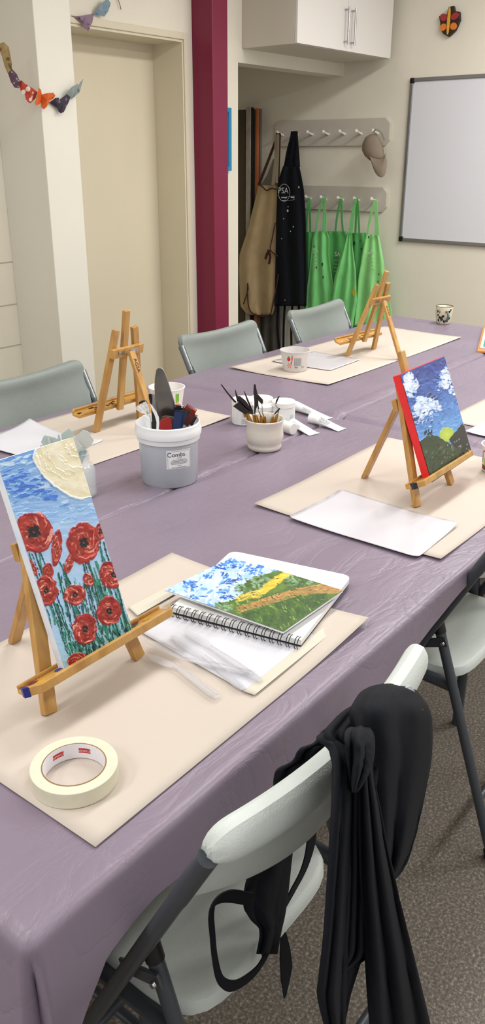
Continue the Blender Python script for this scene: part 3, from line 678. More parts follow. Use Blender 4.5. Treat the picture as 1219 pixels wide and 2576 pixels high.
# ================================================================== painted surfaces
def quad(TL, TR, BR, BL):
    A_ = []; b_ = []
    for (u, v), (x, y) in zip(((0,0),(1,0),(1,1),(0,1)), (TL, TR, BR, BL)):
        A_ += [[u, v, 1, 0, 0, 0, -u*x, -v*x], [0, 0, 0, u, v, 1, -u*y, -v*y]]; b_ += [x, y]
    h = np.linalg.solve(np.array(A_, float), np.array(b_, float))
    def f(u, v):
        w = h[6]*u+h[7]*v+1; return (h[0]*u+h[1]*v+h[2])/w, (h[3]*u+h[4]*v+h[5])/w
    return f
class Canvas:
    def __init__(s, W, H, qd):
        s.W, s.H = W, H; u, v = np.meshgrid((np.arange(W))/(W-1), (np.arange(H))/(H-1)); s.u, s.v = u, v
        s.X, s.Y = qd(u, v); s.c = np.zeros((H, W, 3)); s.h = np.zeros((H, W))
        s.n = fbm(s.X*.12, s.Y*.12, 3, 4)
    def put(s, mask, col, h=None):
        mask = np.clip(mask, 0, 1)[..., None]; col = np.asarray(col, float)
        s.c = s.c*(1-mask)+col*mask
        if h is not None: s.h = s.h*(1-mask[..., 0])+h*mask[..., 0]
    def poly(s, pts, soft=1.2, wob=3., seed=0):
        x = s.X+wob*(fbm(s.X*.15, s.Y*.15, seed, 3)-.5)*2; y = s.Y+wob*(fbm(s.X*.15+9, s.Y*.15, seed+5, 3)-.5)*2
        ins = np.zeros_like(x, bool); k = len(pts)
        for i in range(k):
            (x0, y0), (x1, y1) = pts[i], pts[(i+1) % k]
            if y0 == y1: continue
            cr = ((y0 > y) != (y1 > y)) & (x < (x1-x0)*(y-y0)/(y1-y0)+x0); ins ^= cr
        return ins.astype(float)
    def ell(s, cx, cy, rx, ry, rot=0, wob=.25, fr=.12, seed=0, soft=.06):
        dx, dy = s.X-cx, s.Y-cy; a = dx*math.cos(rot)+dy*math.sin(rot); b = -dx*math.sin(rot)+dy*math.cos(rot)
        d = np.sqrt((a/rx)**2+(b/ry)**2)+wob*(fbm(s.X*fr, s.Y*fr, seed, 3)-.5)*2
        return np.clip((1-d)/soft, 0, 1), d, np.arctan2(b, a)
    def line(s, pts, w, seed=0, rag=1.2):
        D = np.full_like(s.X, 1e9)
        for (x0, y0), (x1, y1) in zip(pts[:-1], pts[1:]):
            vx, vy = x1-x0, y1-y0; L2 = vx*vx+vy*vy+1e-9; t = np.clip(((s.X-x0)*vx+(s.Y-y0)*vy)/L2, 0, 1)
            D = np.minimum(D, np.hypot(s.X-x0-t*vx, s.Y-y0-t*vy))
        return np.clip((w/2+rag*(vnoise(s.X*.35, s.Y*.35, seed)-.5)*2-D)/.7, 0, 1)
    def dab(s, x, y, w, l, ang, col, hh=.5, seed=0):
        k = max(l, w)*.8; sel = (np.abs(s.X-x) < k) & (np.abs(s.Y-y) < k)
        if not sel.any(): return
        X, Y = s.X[sel], s.Y[sel]; dx, dy = X-x, Y-y; a = dx*math.cos(ang)+dy*math.sin(ang); b = -dx*math.sin(ang)+dy*math.cos(ang)
        d = np.sqrt((a/(l/2))**2+(b/(w/2))**2)+.7*(fbm(X*.3, Y*.3, seed, 2)-.4); m = np.clip((1-d)/.15, 0, 1)
        tone = 1+.10*np.sin(b*2.2+seed)
        s.c[sel] = s.c[sel]*(1-m[:, None])+np.clip(np.asarray(col, float)[None]*tone[:, None], 0, 250)*m[:, None]
        s.h[sel] = s.h[sel]*(1-m)+hh*(.5+.5*np.clip(d, 0, 1))*m
    def mesh(s, o, xv, yv, nv, depth):
        P = np.array(o)+s.u[..., None]*np.array(xv)+s.v[..., None]*np.array(yv)+(s.h*depth)[..., None]*np.array(nv)
        m = M(); m.v = P.reshape(-1, 3).tolist()
        W, H = s.W, s.H; i = np.arange(H-1)[:, None]*W+np.arange(W-1)[None]; i = i.ravel()
        m.f = np.stack([i, i+W, i+W+1, i+1], 1).tolist(); m.col = lin(np.clip(s.c, 0, 255)).reshape(-1, 3); return m
def mixc(a, b, t): t = np.clip(t, 0, 1)[..., None]; return np.array(a, float)*(1-t)+np.array(b, float)*t
oil = mat_vcol('oil_paint', .38); oil2 = mat_vcol('oil_paint_matte', .5)

# --- poppies
def paint_poppies():
    s = Canvas(210, 470, quad((3,1152), (184,1106), (333,1578), (162,1678))); R = random.Random(2); X, Y = s.X, s.Y
    v = s.v; st = fbm(X*.03+Y*.01, Y*.16, 8, 4)
    s.c = mixc((120, 165, 222), (166, 200, 236), v*2.2+.5*(st-.5)*2); s.h = .25*fbm(X*.05, Y*.35, 2, 3)
    for i in range(150):
        y = R.uniform(1140, 1300); x = R.uniform(0, 250); u = R.random()
        col = [(96,148,216),(150,188,234),(72,124,206),(176,206,240),(190,214,242),(120,166,224)][R.randrange(6)] if y < 1262 else [(150,190,236),(170,202,238),(140,182,232)][R.randrange(3)]
        s.dab(x, y, R.uniform(3, 9), R.uniform(12, 46), -.25+R.uniform(-.2, .2), col, .35, i)
    for k_ in range(70): s.dab(R.gauss(70, 42), R.gauss(1212, 18), R.uniform(3, 7), R.uniform(10, 26), -.2+R.uniform(-.3, .3), R.choice([(84,140,214),(70,124,206),(104,158,222),(60,110,200),(150,186,232)]), .5, k_)
    for x, y, w, l in ((20,1185,4,20),(55,1192,8,46),(70,1214,9,40),(130,1240,12,38),(55,1222,7,30),(62,1232,6,26),(100,1225,6,30),(30,1200,5,30)): s.dab(x, y, w, l, -.2, (62, 112, 204), .45, x)
    s.dab(133, 1242, 9, 30, .4, (78, 132, 218), .5, 4)
    # moon
    moon = s.poly([(90,1150),(94,1135),(110,1122),(186,1100),(232,1240),(200,1244),(176,1236),(140,1212),(115,1190),(97,1165)], wob=2, seed=4)
    rr = np.hypot(X-196, Y-1120); wv = .5+.5*np.sin(rr*.16+14*fbm(X*.018, Y*.022, 6, 3)); wv = wv*.6+.4*fbm(X*.02+Y*.05, Y*.02, 2, 3)
    s.put(moon, mixc((226, 214, 174), (240, 236, 220), wv*.7+.5*(s.n-.3)), .6+.25*wv)
    for i in range(16):
        a0_, r0_ = R.uniform(1.3, 3.0), R.uniform(15, 115); pts = [(196+(r0_+2*math.sin(k_*2))*math.cos(a0_+k_*.12), 1118+(r0_+2*math.sin(k_*2))*math.sin(a0_+k_*.12)) for k_ in range(R.randrange(5, 12))]
        s.put(s.line(pts, R.uniform(1.5, 3), i)*moon*.9, R.choice([(246,242,226),(224,210,168),(242,236,214)]), 1.0)
    edge = np.clip(s.poly([(88,1150),(92,1132),(110,1119),(186,1096),(236,1240),(200,1249),(174,1240),(138,1216),(113,1193),(95,1167)], wob=2, seed=4)-moon, 0, 1)
    s.put(edge, (226, 234, 240), 1.0)
    # lower sky (pale), then stems
    s.put(np.clip((v-.36)*6, 0, 1)*.75*(1-moon), mixc((160, 196, 236), (186, 214, 236), fbm(X*.05, Y*.1, 9, 3)), .2)
    s.put(np.clip((v-.8)*5, 0, 1)*.5, (128, 196, 196), .2)
    tops = [(78,1372),(88,1372),(100,1370),(150,1395),(160,1400),(146,1420),(215,1398),(222,1395),(208,1402),(246,1340),(256,1350),(248,1365),(236,1395),(232,1410),(262,1460),(270,1462),(285,1460),
            (125,1500),(140,1500),(180,1500),(205,1495),(212,1450),(216,1450),(262,1555),(285,1550),(180,1560),(190,1600),(212,1605),(230,1590),(150,1430),(165,1425),(245,1440),(300,1500)]
    cols = [(14,72,70),(22,96,88),(10,56,58),(36,120,100),(20,84,60),(50,136,104),(16,70,84)]
    k = 0
    for tx, ty in tops:
        for _ in range(2):
            k += 1; L = R.uniform(80, 220); slope = .30+R.uniform(-.12, .08); x, y = tx+R.uniform(-4, 4), ty; pts = [(x, y)]
            while y < ty+L: y += 14; x += 14*slope+R.uniform(-2.0, 2.0); pts.append((x, y))
            s.put(s.line(pts, R.uniform(2.2, 5.0), k), cols[R.randrange(7)], .6)
    for i in range(330):
        y = R.uniform(1440, 1690); x = 60+(y-1300)*.32+R.uniform(0, 190)
        s.dab(x, y, R.uniform(1.6, 4), R.uniform(8, 26), 1.27+R.uniform(-.3, .3), R.choice(cols+[(110,190,180),(140,205,215),(90,170,150)]), .6, i)
    for i in range(150):
        y = R.uniform(1560, 1680); x = 80+(y-1300)*.3+R.uniform(0, 110)
        s.dab(x, y, R.uniform(2, 5), R.uniform(10, 24), 1.25+R.uniform(-.2, .2), R.choice(cols), .65, i)
    def flower(cx, cy, rx, ry, rot=0, dark=.28, sd=0, cxo=0, cyo=0, pink=.5):
        m, d, th = s.ell(cx, cy, rx, ry, rot, .16, .09, sd, .05)
        tex = fbm(th*2.4+sd, d*5.5+th*.8, sd, 3); t2 = fbm(th*1.6, d*9+2*th, sd+7, 3)
        c = mixc((128, 26, 24), (186, 52, 40), tex*1.7-.25); c = c*(1-.0)
        c = np.where((t2 > .56)[..., None], mixc((204, 76, 60), (232, 164, 146), (t2-.56)*8*pink*2), c)
        c = np.where((d < .55)[..., None] & (t2 < .6)[..., None], c*.55+np.array((150, 52, 34))*.45, c)
        c = np.where((d > .9)[..., None], c*.5+np.array((158, 30, 36))*.5, c)
        s.put(m, c, .55+.55*np.sin(d*11+th*2+tex*4)*.5+.2)
        m2, d2, _ = s.ell(cx+cxo, cy+cyo, rx*dark, ry*dark, rot, .5, .25, sd+3, .2); s.put(m2, (22, 14, 18), .75)
        s.dab(cx+cxo, cy+cyo, 4, 6, .5, (150, 70, 50), .95, sd)
    flower(86, 1321, 49, 50, 0, .32, 1); flower(143, 1360, 13, 46, .12, .0, 2, pink=.9); flower(173, 1398, 11, 27, .3, .0, 3, pink=1)
    s.dab(128, 1330, 9, 34, 1.8, (222, 150, 136), .9, 5)
    flower(208, 1350, 40, 50, .1, .26, 4); flower(249, 1324, 14, 20, 0, .35, 5); flower(82, 1407, 8, 24, -.4, 0, 6, pink=.9)
    flower(120, 1418, 14, 22, 0, 0, 7, pink=.2); flower(114, 1466, 30, 38, 0, .22, 8); flower(186, 1478, 28, 27, .2, .26, 9, pink=.8)
    flower(276, 1430, 28, 35, -.3, .24, 10, 6, 0); flower(220, 1440, 12, 19, -.4, 0, 11, pink=1); flower(271, 1520, 31, 37, 0, .24, 12); flower(211, 1566, 31, 41, 0, .22, 13, pink=.8)
    flower(193, 1648, 27, 22, -.2, .0, 14, pink=.9); flower(262, 1618, 14, 7, -.4, 0, 15)
    s.h += .25*s.n; return s
sp = paint_poppies()
Pt = thing('poppy_painting', 'small impasto canvas of red poppies under a cream moon, on front easel', 'painting', (.742, .862, TT+.07))
def canvas_box(t, o, w, h, lean, yaw, th, side_m, cv, depth, face_m):
    xv = np.array([math.cos(yaw), math.sin(yaw), 0]); b = np.array([-math.sin(yaw), math.cos(yaw), 0]); up = np.array([0,0,1.])*math.cos(lean)+b*math.sin(lean)
    nv = np.cross(xv, up)
    o = np.array(o)
    mk('canvas_edge', M().box(o+xv*w/2+up*h/2-nv*(th/2+.0004), (w, h, th), np.array([xv, up, nv]).T), side_m, t, bevel=.0015)
    mk('painted_face', cv.mesh(o+up*h+nv*.0002, xv*w, -up*h, nv, depth), face_m, t, smooth=True)
edge_w = mat('primed_canvas_edge', (226, 230, 236), .6, rgb2=(190, 210, 236), nscale=25, thr=(.45, .8))
canvas_box(Pt, (.667, .850, TT+.0675), .140, .329, .345, -.02, .016, edge_w, sp, .0022, oil)

# --- blue landscape
def paint_land():
    s = Canvas(210, 240, quad((990,938), (1097,893), (1180,1140), (1075,1208))); R = random.Random(4); X, Y = s.X, s.Y
    g = (Y-(938-.42*(X-990)))/190
    s.c = mixc((26, 52, 134), (96, 150, 212), g*1.1+.35*(fbm(X*.06, Y*.06, 3, 3)-.5)); s.h = .3*s.n
    for i in range(260):
        x, y = R.uniform(980, 1160), R.uniform(890, 1110); gg = (y-(938-.42*(x-990)))/190
        base = np.array((30, 58, 146))*(1-gg)+np.array((104, 156, 214))*gg; base = base+R.uniform(-22, 22)
        s.dab(x, y, R.uniform(3, 8), R.uniform(8, 20), R.uniform(-1.6, .2), base, .5, i)
    for cx, cy, rx, ry, rot in ((1012,962,17,24,.3),(1100,950,12,24,.3),(1052,1014,30,12,-.25),(1042,1032,16,10,-.4),(1046,1000,14,10,.2),(1076,1006,10,6,0)):
        m_, d_, _ = s.ell(cx, cy, rx, ry, rot, .9, .12, int(cx), .12); s.put(m_, mixc((168, 194, 230), (218, 226, 240), 1-d_+.5*s.n), .8)
    for cx, cy, rx, ry, n in ((1013,962,20,26,34),(1100,950,17,24,26),(1056,1018,36,17,52),(1040,1030,22,18,20),(1075,1000,12,10,8),(1120,975,8,20,10)):
        for i in range(n):
            a, r = R.uniform(0, 6.28), math.sqrt(R.random()); c = R.choice([(206,218,238),(188,206,234),(222,230,242),(160,186,226),(120,150,204)])
            s.dab(cx+rx*r*math.cos(a), cy+ry*r*math.sin(a), R.uniform(3, 8), R.uniform(6, 14), R.uniform(-1.5, .6), c, .8, i+cx)
    for x, y in ((1072,990),(1080,995),(1062,985),(1030,1045),(1048,1052)): s.dab(x, y, 6, 14, -.6, (44, 34, 84), .6, x)
    for i in range(26): s.dab(R.uniform(1020, 1075), R.uniform(1030, 1065), 3, 9, R.uniform(-1.5, 0), R.choice([(190,206,234),(40,50,110),(140,170,220)]), .7, i)
    sn, d, _ = s.ell(1110, 1085, 19, 19, 0, .12, .1, 2); s.put(sn, mixc((160, 184, 60), (188, 204, 90), 1-d), .6)
    h1 = s.poly([(1036,1100),(1058,1088),(1070,1084),(1085,1086),(1103,1098),(1118,1108),(1140,1105),(1190,1140),(1180,1220),(1060,1230)], wob=4, seed=1)
    s.put(h1, mixc((34, 50, 32), (58, 80, 48), fbm(X*.04, Y*.07, 3, 3)*1.4-.2), .5+.3*s.n)
    h2 = s.poly([(1115,1098),(1128,1080),(1147,1058),(1165,1060),(1200,1150),(1160,1140),(1135,1120)], wob=4, seed=2)
    s.put(h2, (26, 32, 28), .6)
    for i in range(14): s.dab(1062+R.uniform(-12, 12), 1080+R.uniform(-10, 8), 3, 9, -1.5+R.uniform(-.6, .6), (24, 36, 40), .7, i)
    for i in range(220):
        x, y = R.uniform(1045, 1180), R.uniform(1110, 1210)
        s.dab(x, y, R.uniform(1.5, 4), R.uniform(5, 12), -1.2+R.uniform(-.5, .5), R.choice([(24,32,26),(40,56,36),(60,84,48),(30,40,30),(94,104,76),(120,92,80),(26,34,28)]), .8, i)
    for i in range(16): s.dab(R.uniform(1110, 1172), R.uniform(1095, 1130), 2, 5, -1.2, (150, 166, 160), .8, i)
    return s
sl = paint_land()
Pl = thing('landscape_painting', 'landscape canvas of white clouds over dark hills with a red painted edge', 'painting', (1.86, .80, TT+.07))
red_edge = mat('red_painted_edge', (226, 44, 44), .5, noise=.05, nscale=80, bump=.3, bscale=200)
canvas_box(Pl, (1.741, .774, TT+.0625), .245, .268, .40, .012, .020, red_edge, sl, .002, oil)

# --- loose board on the sketchbook
def paint_field():
    s = Canvas(330, 230, quad((414,1485), (586,1402), (862,1487), (712,1591))); R = random.Random(9); X, Y = s.X, s.Y
    s.c = mixc((150, 190, 232), (206, 222, 242), fbm(X*.04, Y*.06, 3, 3)*1.5-.2); s.h = .3*s.n
    for i in range(460):
        x, y = R.uniform(410, 720), R.uniform(1400, 1560); c = R.choice([(214,226,242),(226,234,246),(184,208,238),(150,188,232),(196,216,242),(110,160,222),(206,220,240)])
        s.dab(x, y, R.uniform(3, 8), R.uniform(10, 26), -.5+R.uniform(-.6, .9), c, .7, i)
    for x, y, w, l, a in ((575,1412,13,44,-.4),(560,1425,10,30,.2),(592,1418,8,28,.5),(490,1468,12,36,.1),(478,1476,9,26,.6),(568,1452,10,34,-.7),(580,1468,9,30,.3),(628,1432,8,40,-.3),(640,1440,8,22,.2),(604,1452,7,18,.9),(494,1504,7,28,-.1),(560,1488,6,20,.2),(570,1504,6,26,-.2),(525,1450,6,26,-.6),(470,1470,6,16,.3),(655,1425,6,20,-.2)):
        [s.dab(x+R.gauss(0, l*.30)*math.cos(a)+R.gauss(0, 2), y+R.gauss(0, l*.30)*math.sin(a)+R.gauss(0, w*.35), R.uniform(2, 5), R.uniform(6, 16), a+R.uniform(-.6, .6), R.choice([(44,94,186),(60,116,200),(92,150,220),(36,82,172),(120,172,228),(70,128,208),(196,216,240)]), .8, k_+x) for k_ in range(20)]
    fld = s.poly([(694,1436),(712,1436),(880,1485),(712,1600),(534,1534),(545,1520),(590,1510),(612,1492),(600,1478),(625,1462)], wob=4, seed=3)
    s.put(fld, mixc((58, 92, 40), (112, 138, 56), fbm(X*.05+Y*.03, Y*.08, 3, 3)*1.6-.3), .6)
    pth = s.poly([(866,1478),(800,1474),(744,1482),(690,1498),(640,1514),(590,1530),(600,1540),(650,1528),(700,1514),(750,1500),(800,1494),(862,1494)], wob=5, seed=8); s.put(pth, mixc((132, 116, 58), (190, 140, 82), fbm(X*.05, Y*.2, 3, 3)*1.5-.2), .6)
    yel = s.poly([(728,1440),(712,1438),(664,1470),(655,1486),(600,1502),(600,1514),(655,1502),(672,1490),(700,1472)], wob=5, seed=9); s.put(yel, mixc((176, 150, 48), (226, 192, 60), fbm(X*.1, Y*.1, 3, 3)*1.5-.2), .6)
    for cx, cy, rx, ry in ((630,1476,38,18),(744,1462,46,15),(660,1460,25,12),(560,1528,26,10)):
        for i in range(46):
            a, r = R.uniform(0, 6.28), math.sqrt(R.random()); s.dab(cx+rx*r*math.cos(a), cy+ry*r*math.sin(a), R.uniform(3, 6), R.uniform(6, 13), R.uniform(-.5, .8), R.choice([(112,146,110),(134,164,126),(86,120,78),(60,84,50),(124,156,118)]), .7, i)
    for pts, w, cols in (([(724,1442),(700,1460),(668,1480)], 14, [(222,186,50),(206,170,40),(232,200,80)]), ([(660,1490),(630,1498),(600,1508)], 15, [(206,176,60),(150,140,60),(226,196,84)]),
                         ([(860,1482),(800,1480),(744,1490),(690,1506),(640,1522),(604,1534)], 15, [(176,130,72),(194,146,88),(160,112,58),(140,110,60)])):
        for i in range(90):
            k = R.uniform(0, len(pts)-1.001); j = int(k); f = k-j; x = pts[j][0]*(1-f)+pts[j+1][0]*f; y = pts[j][1]*(1-f)+pts[j+1][1]*f
            s.dab(x, y+R.uniform(-w/2, w/2), R.uniform(2.5, 4.5), R.uniform(10, 24), -.25, R.choice(cols), .75, i)
    lowg = s.poly([(870,1496),(800,1494),(744,1502),(690,1520),(620,1544),(600,1552),(712,1600),(880,1500)], wob=3, seed=7)
    s.put(lowg, mixc((36, 66, 28), (84, 116, 42), fbm(X*.08, Y*.05, 5, 3)*1.5-.2), .6)
    for i in range(300):
        x, y = R.uniform(580, 860), R.uniform(1496, 1590)
        s.dab(x, y, R.uniform(1.3, 3), R.uniform(7, 15), .7+R.uniform(-.5, .6), R.choice([(40,70,30),(60,96,36),(96,130,44),(120,146,60),(44,78,34),(86,116,40),(70,102,40),(150,168,90)]), .8, i)
    for i in range(34): s.dab(R.uniform(575, 790), 1500+R.uniform(-44, 10)-.0, 2, 7, R.uniform(-.4, .4), (70, 40, 30), .7, i)
    return s
sf = paint_field()
zt = TT+.030
c = [Z(414,1485,zt), Z(586,1402,zt), Z(862,1487,zt+.002), Z(712,1591,zt+.001)]
Pf = thing('field_painting', 'unframed painting of blue sky over a green field lying on the sketchbook', 'painting', tuple(np.mean(c, 0)))
xv = ((c[1]-c[0])+(c[2]-c[3]))/2; yv = ((c[3]-c[0])+(c[2]-c[1]))/2; o_ = np.mean(c, 0)-xv/2-yv/2; nv = unit(np.cross(yv, xv)); nv = nv if nv[2] > 0 else -nv
def f_mesh():
    u, v = sf.u, sf.v; P = (1-u)[..., None]*(1-v)[..., None]*c[0]+u[..., None]*(1-v)[..., None]*c[1]+u[..., None]*v[..., None]*c[2]+(1-u)[..., None]*v[..., None]*c[3]
    P[..., 2] += sf.h*.0014+.001; m = M(); m.v = P.reshape(-1, 3).tolist(); W, H = sf.W, sf.H
    i = (np.arange(H-1)[:, None]*W+np.arange(W-1)[None]).ravel(); m.f = np.stack([i, i+W, i+W+1, i+1], 1).tolist(); m.col = lin(np.clip(sf.c, 0, 255)).reshape(-1, 3); return m
mk('painted_face', f_mesh(), oil2, Pf, smooth=True)
mk('paper_board', M().prism([p+(0,0,.0006) for p in (c[0], c[3], c[2], c[1])], (0,0,-.003)), mat('white_board_edge', (228, 230, 232), .6), Pf)

# --- sketchbook
zb = TT+.007
k = [Z(430,1528,zb+.012), Z(757,1612,zb+.012), Z(884,1450,zb+.012), Z(582,1386,zb+.012)]
S = thing('sketchbook', 'open wire-bound sketchbook with white pages lying on the taped sheet', 'sketchbook', (float(np.mean([p[0] for p in k])), float(np.mean([p[1] for p in k])), zb))
def rounded(cs, r, z):
    out = []; n = len(cs)
    for i in range(n):
        p, a, b = cs[i], cs[i-1], cs[(i+1) % n]; da, db = unit(a-p), unit(b-p)
        if i in (0, 1): out.append(np.array([p[0], p[1], z])); continue
        for t_ in np.linspace(0, 1, 6): w = p+da*r*(1-t_)**2+db*r*t_**2; out.append(np.array([w[0], w[1], z]))
    return out
cs = [np.array([p[0], p[1], 0]) for p in k]
mk('pages', M().prism(rounded(cs, .02, zb+.003), (0,0,.010)), mat('page_stack', (230, 230, 230), .6, bump=.1, bscale=30), S)
mk('cover', M().prism(rounded(cs, .02, zb), (0,0,.0028)), black_pl, S)
e = cs[1]-cs[0]; L_ = np.linalg.norm(e); e /= L_; inn = unit(cs[3]-cs[0]); wb = M()
for i in range(17):
    for off in (-.0018, .0018):
        ctr = cs[0]+e*(L_*(.02+.96*i/16)+off)+inn*(-.002)+np.array([0,0,zb+.008]); r = .0105
        wb.tube([ctr+inn*r*math.cos(a)*1.1+np.array([0,0,1])*r*math.sin(a)+e*off*.4 for a in np.linspace(-2.6+.2, 2.5, 16)+PI], .0008, 6)
mk('wire_binding', wb, black_pl, S, smooth=True)

# ================================================================== tape roll
tc = np.array([.566, .722, TT+.0035]); Tp = thing('tape_roll', 'roll of cream masking tape lying on the front paper mat', 'tape', tuple(tc))
ro, ri, hh = .0585, .0415, .024
mk('tape_winding', M().lathe([(ri+.0015, 0), (ro, 0), (ro, hh), (ri+.0015, hh)], 96, tc, closed=True), tape_side, Tp, smooth='auto', bevel=.0008)
mk('cardboard_core', M().lathe([(ri, 0), (ri+.0016, 0), (ri+.0016, hh+.0003), (ri, hh+.0003)], 96, tc, closed=True), card_m, Tp, smooth='auto')
mk('core_lining', M().lathe([(ri-.0004, 0.0002), (ri+.0002, .0002), (ri+.0002, hh), (ri-.0004, hh)], 96, tc, closed=True), mat('white_core', (232, 230, 236), .5), Tp, smooth='auto')
for ang in (1.42, .50):
    def fn(x, y, z0=hh*.55, an=ang): a_ = an+x/ri; return tc+np.array([(ri-.0010)*math.cos(a_), (ri-.0010)*math.sin(a_), z0-y])   # printed upside down
    def fb(x, y, z0=hh*.55, an=ang): a_ = an+x/ri; return tc+np.array([(ri-.0007)*math.cos(a_), (ri-.0007)*math.sin(a_), z0+y])
    pb = M().grid([[fb(x, y) for x in np.linspace(-.0085, .0085, 12)] for y in (-.0038, .0038)])
    mk('logo_patch', pb, staple_red, Tp, solid=.0001); mk('lettering', textm('STAPLES', .0048, fn), white_paint, Tp)

# ================================================================== bucket of combs
def cyl(c, r0, r1, z0, z1, off=.0006):
    """map flat (x, y) around a tapered vessel; centre angle given by caller"""
    def f(ang, zc):
        def g_(x, y):
            zz = zc+y; r = r0+(r1-r0)*(zz-z0)/(z1-z0)+off; a = ang+x/r; return np.array(c)+np.array([r*math.cos(a), r*math.sin(a), zz])
        return g_
    return f
def face_ang(c, d=0): return math.atan2(-c[1], -c[0])+d
bc = np.array([1.495, 1.396, TT+.0005]); Bk = thing('bucket', 'grey plastic bucket with white rim and handwritten Combs label', 'bucket', tuple(bc))
mk('bucket_wall', M().shell([(.0705, 0), (.073, .003), (.0765, .119), (.0745, .119), (.071, .004)], 72, bc), bucket_m, Bk, smooth='auto')
mk('rim', M().shell([(.0768, 0.1150), (.081, 0.1150), (.0818, 0.1280), (.0850, 0.1290), (.0860, 0.1410), (.0840, 0.1450), (.082, 0.1570), (.079, 0.1590), (.0775, 0.1560), (.0770, 0.1175)], 72, bc), milky, Bk, smooth='auto')
bm = cyl(bc, .073, .0765, .003, .105)
fa_ = face_ang(bc, .34)
def patch(fn, w, h, n=14): return M().grid([[fn(x, y) for x in np.linspace(-w/2, w/2, n)] for y in (-h/2, h/2)])
plb = mk('paper_label', patch(cyl(bc, .073, .0765, .003, .105, .0006)(fa_, .078), .066, .050), mat('label_paper', (226, 228, 230), .6), Bk, solid=.0002)
tx = cyl(bc, .073, .0765, .003, .105, .0012)
mk('lettering', textm('Combs.', .0165, lambda x, y: tx(fa_, .078)(x-.006, y+.013)), ink, plb)
li = M()
for i, (w, yy) in enumerate(((.012,.0045),(.036,-.0005),(.044,-.004),(.046,-.0075),(.044,-.011),(.010,-.0165),(.040,-.021))):
    li.grid([[tx(fa_, .078)(x, yy+dy) for x in np.linspace(-w/2, w/2, 10)] for dy in (-.0006, .0006)])
for w, h in ((.060, .0005),):
    for yy in (.022, -.0235): li.grid([[tx(fa_, .078)(x, yy+dy) for x in np.linspace(-w/2, w/2, 10)] for dy in (0, h)])
    for xx in (-.030, .030): li.grid([[tx(fa_, .078)(xx+dx, y) for dx in (0, h)] for y in (-.0235, .022)])
mk('printed_lines', li, grey_ink, plb, solid=.0001)
def zp(x, y): return (320+.2461*x, 900+.2461*y)          # detail measurements of the bucket
def facing(x, y, c_, off):
    n_ = unit([c_[0], c_[1], 0]); return onplane(x, y, np.array([c_[0], c_[1], 0])+n_*off, n_)
def BK(x, y, yp_): return facing(x, y, bc, (yp_-1.416)*.85)
def PK(x, y, yp_): return facing(x, y, pc, (yp_-1.364)*1.2)
nBK = unit([bc[0], bc[1], 0])
def flatpart(name, label, cat, pts, yp_, m, th=.0012, group=None, base=zp, down=0, bev=.0004):
    V_ = [BK(*base(x, y), yp_) for x, y in pts]
    return mk(name, M().prism(V_, nBK*th), m, None, bevel=bev, label=label, cat=cat, group=group)
blade_m = mat('worn_steel_blade', (120, 118, 116), .22, .95, noise=.25, nscale=18)
sp_ = thing('steel_spatula', 'large rounded steel spatula blade rising from the combs bucket', 'spatula', tuple(BK(*zp(400, 700), 1.43)))
mk('blade', M().prism([BK(*zp(x, y), 1.43) for x, y in ((318,104),(345,108),(370,135),(400,205),(430,300),(462,400),(482,470),(494,560),(492,690),(470,800),(330,800),(300,560),(284,400),(276,300),(282,200),(296,125))], nBK*.0015), blade_m, sp_, bevel=.0005)
mk('edge_glint', M().tube(smoothpath([BK(*zp(x, y), 1.4295) for x, y in ((318,104),(347,108),(372,135),(402,205),(432,300),(464,400),(484,470),(496,560))], 5), .0012, 6), steel, sp_, smooth=True)
# forks
def fork(pts_tip, neck, base_, yp_, m, label, w=36):
    """pts_tip: tip centre; neck; base inside bucket (zoom coords)"""
    b = M(); tip, nk, bs = np.array(pts_tip, float), np.array(neck, float), np.array(base_, float)
    d = (nk-tip)/np.linalg.norm(nk-tip); n_ = np.array([-d[1], d[0]])
    def W(p, dy=0): return BK(*zp(p[0], p[1]), yp_+dy)
    for k in (-1.5, -.5, .5, 1.5):
        a0 = tip+n_*k*w/4*1.05; a1 = tip+d*52+n_*k*w/4; b.tube([W(a0, -.003), W(a1, 0)], [.0011, .0017], 6)
    s0 = tip+d*50; hd = [s0+n_*w*.5, s0-n_*w*.5, s0+d*30-n_*w*.48, s0+d*58-n_*w*.16, bs-n_*w*.16, bs+n_*w*.16, s0+d*58+n_*w*.16, s0+d*30+n_*w*.48]
    b.prism([W(p) for p in hd], nBK*.0012)
    return mk('plastic_fork', b, m, None, smooth='auto', label=label, cat='fork', group='plastic forks in the bucket')
fork((92,505), (170,560), (240,720), 1.375, white_plastic, 'white plastic fork leaning furthest left over the bucket rim', 42)
fork((128,478), (190,560), (260,740), 1.385, white_plastic, 'white plastic fork second from left in the bucket', 40)
fork((172,455), (215,550), (270,760), 1.395, white_plastic, 'white plastic fork third from left in the bucket', 40)
fork((232,370), (245,470), (265,760), 1.42, black_pl, 'black plastic fork standing behind the white forks', 30)
sn_ = [(150,600),(165,588),(200,596),(228,622),(236,650),(240,760),(215,760),(190,680),(160,640)]
flatpart('plastic_spoon', 'white plastic spoon low among the forks in the bucket', 'spoon', sn_, 1.365, white_plastic, .004, bev=.0015)
flatpart('plastic_knife', 'curved white plastic knife right of the forks in the bucket', 'knife', [(232,470),(262,500),(300,560),(322,610),(326,670),(318,760),(296,760),(300,660),(280,590),(250,530)], 1.372, white_plastic, .002)
flatpart('scraper', 'short black rounded handle behind the white forks', 'scraper', [(118,462),(135,446),(165,438),(195,444),(206,470),(200,500),(190,500),(178,470),(150,468),(132,485),(120,480)], 1.41, black_pl, .006, bev=.002)
flatpart('black_comb', 'black comb poking up between white knife and red scraper', 'comb', [(256,560),(270,575),(290,640),(298,668),(290,760),(250,760),(246,660),(262,640)], 1.380, blacken, .003)
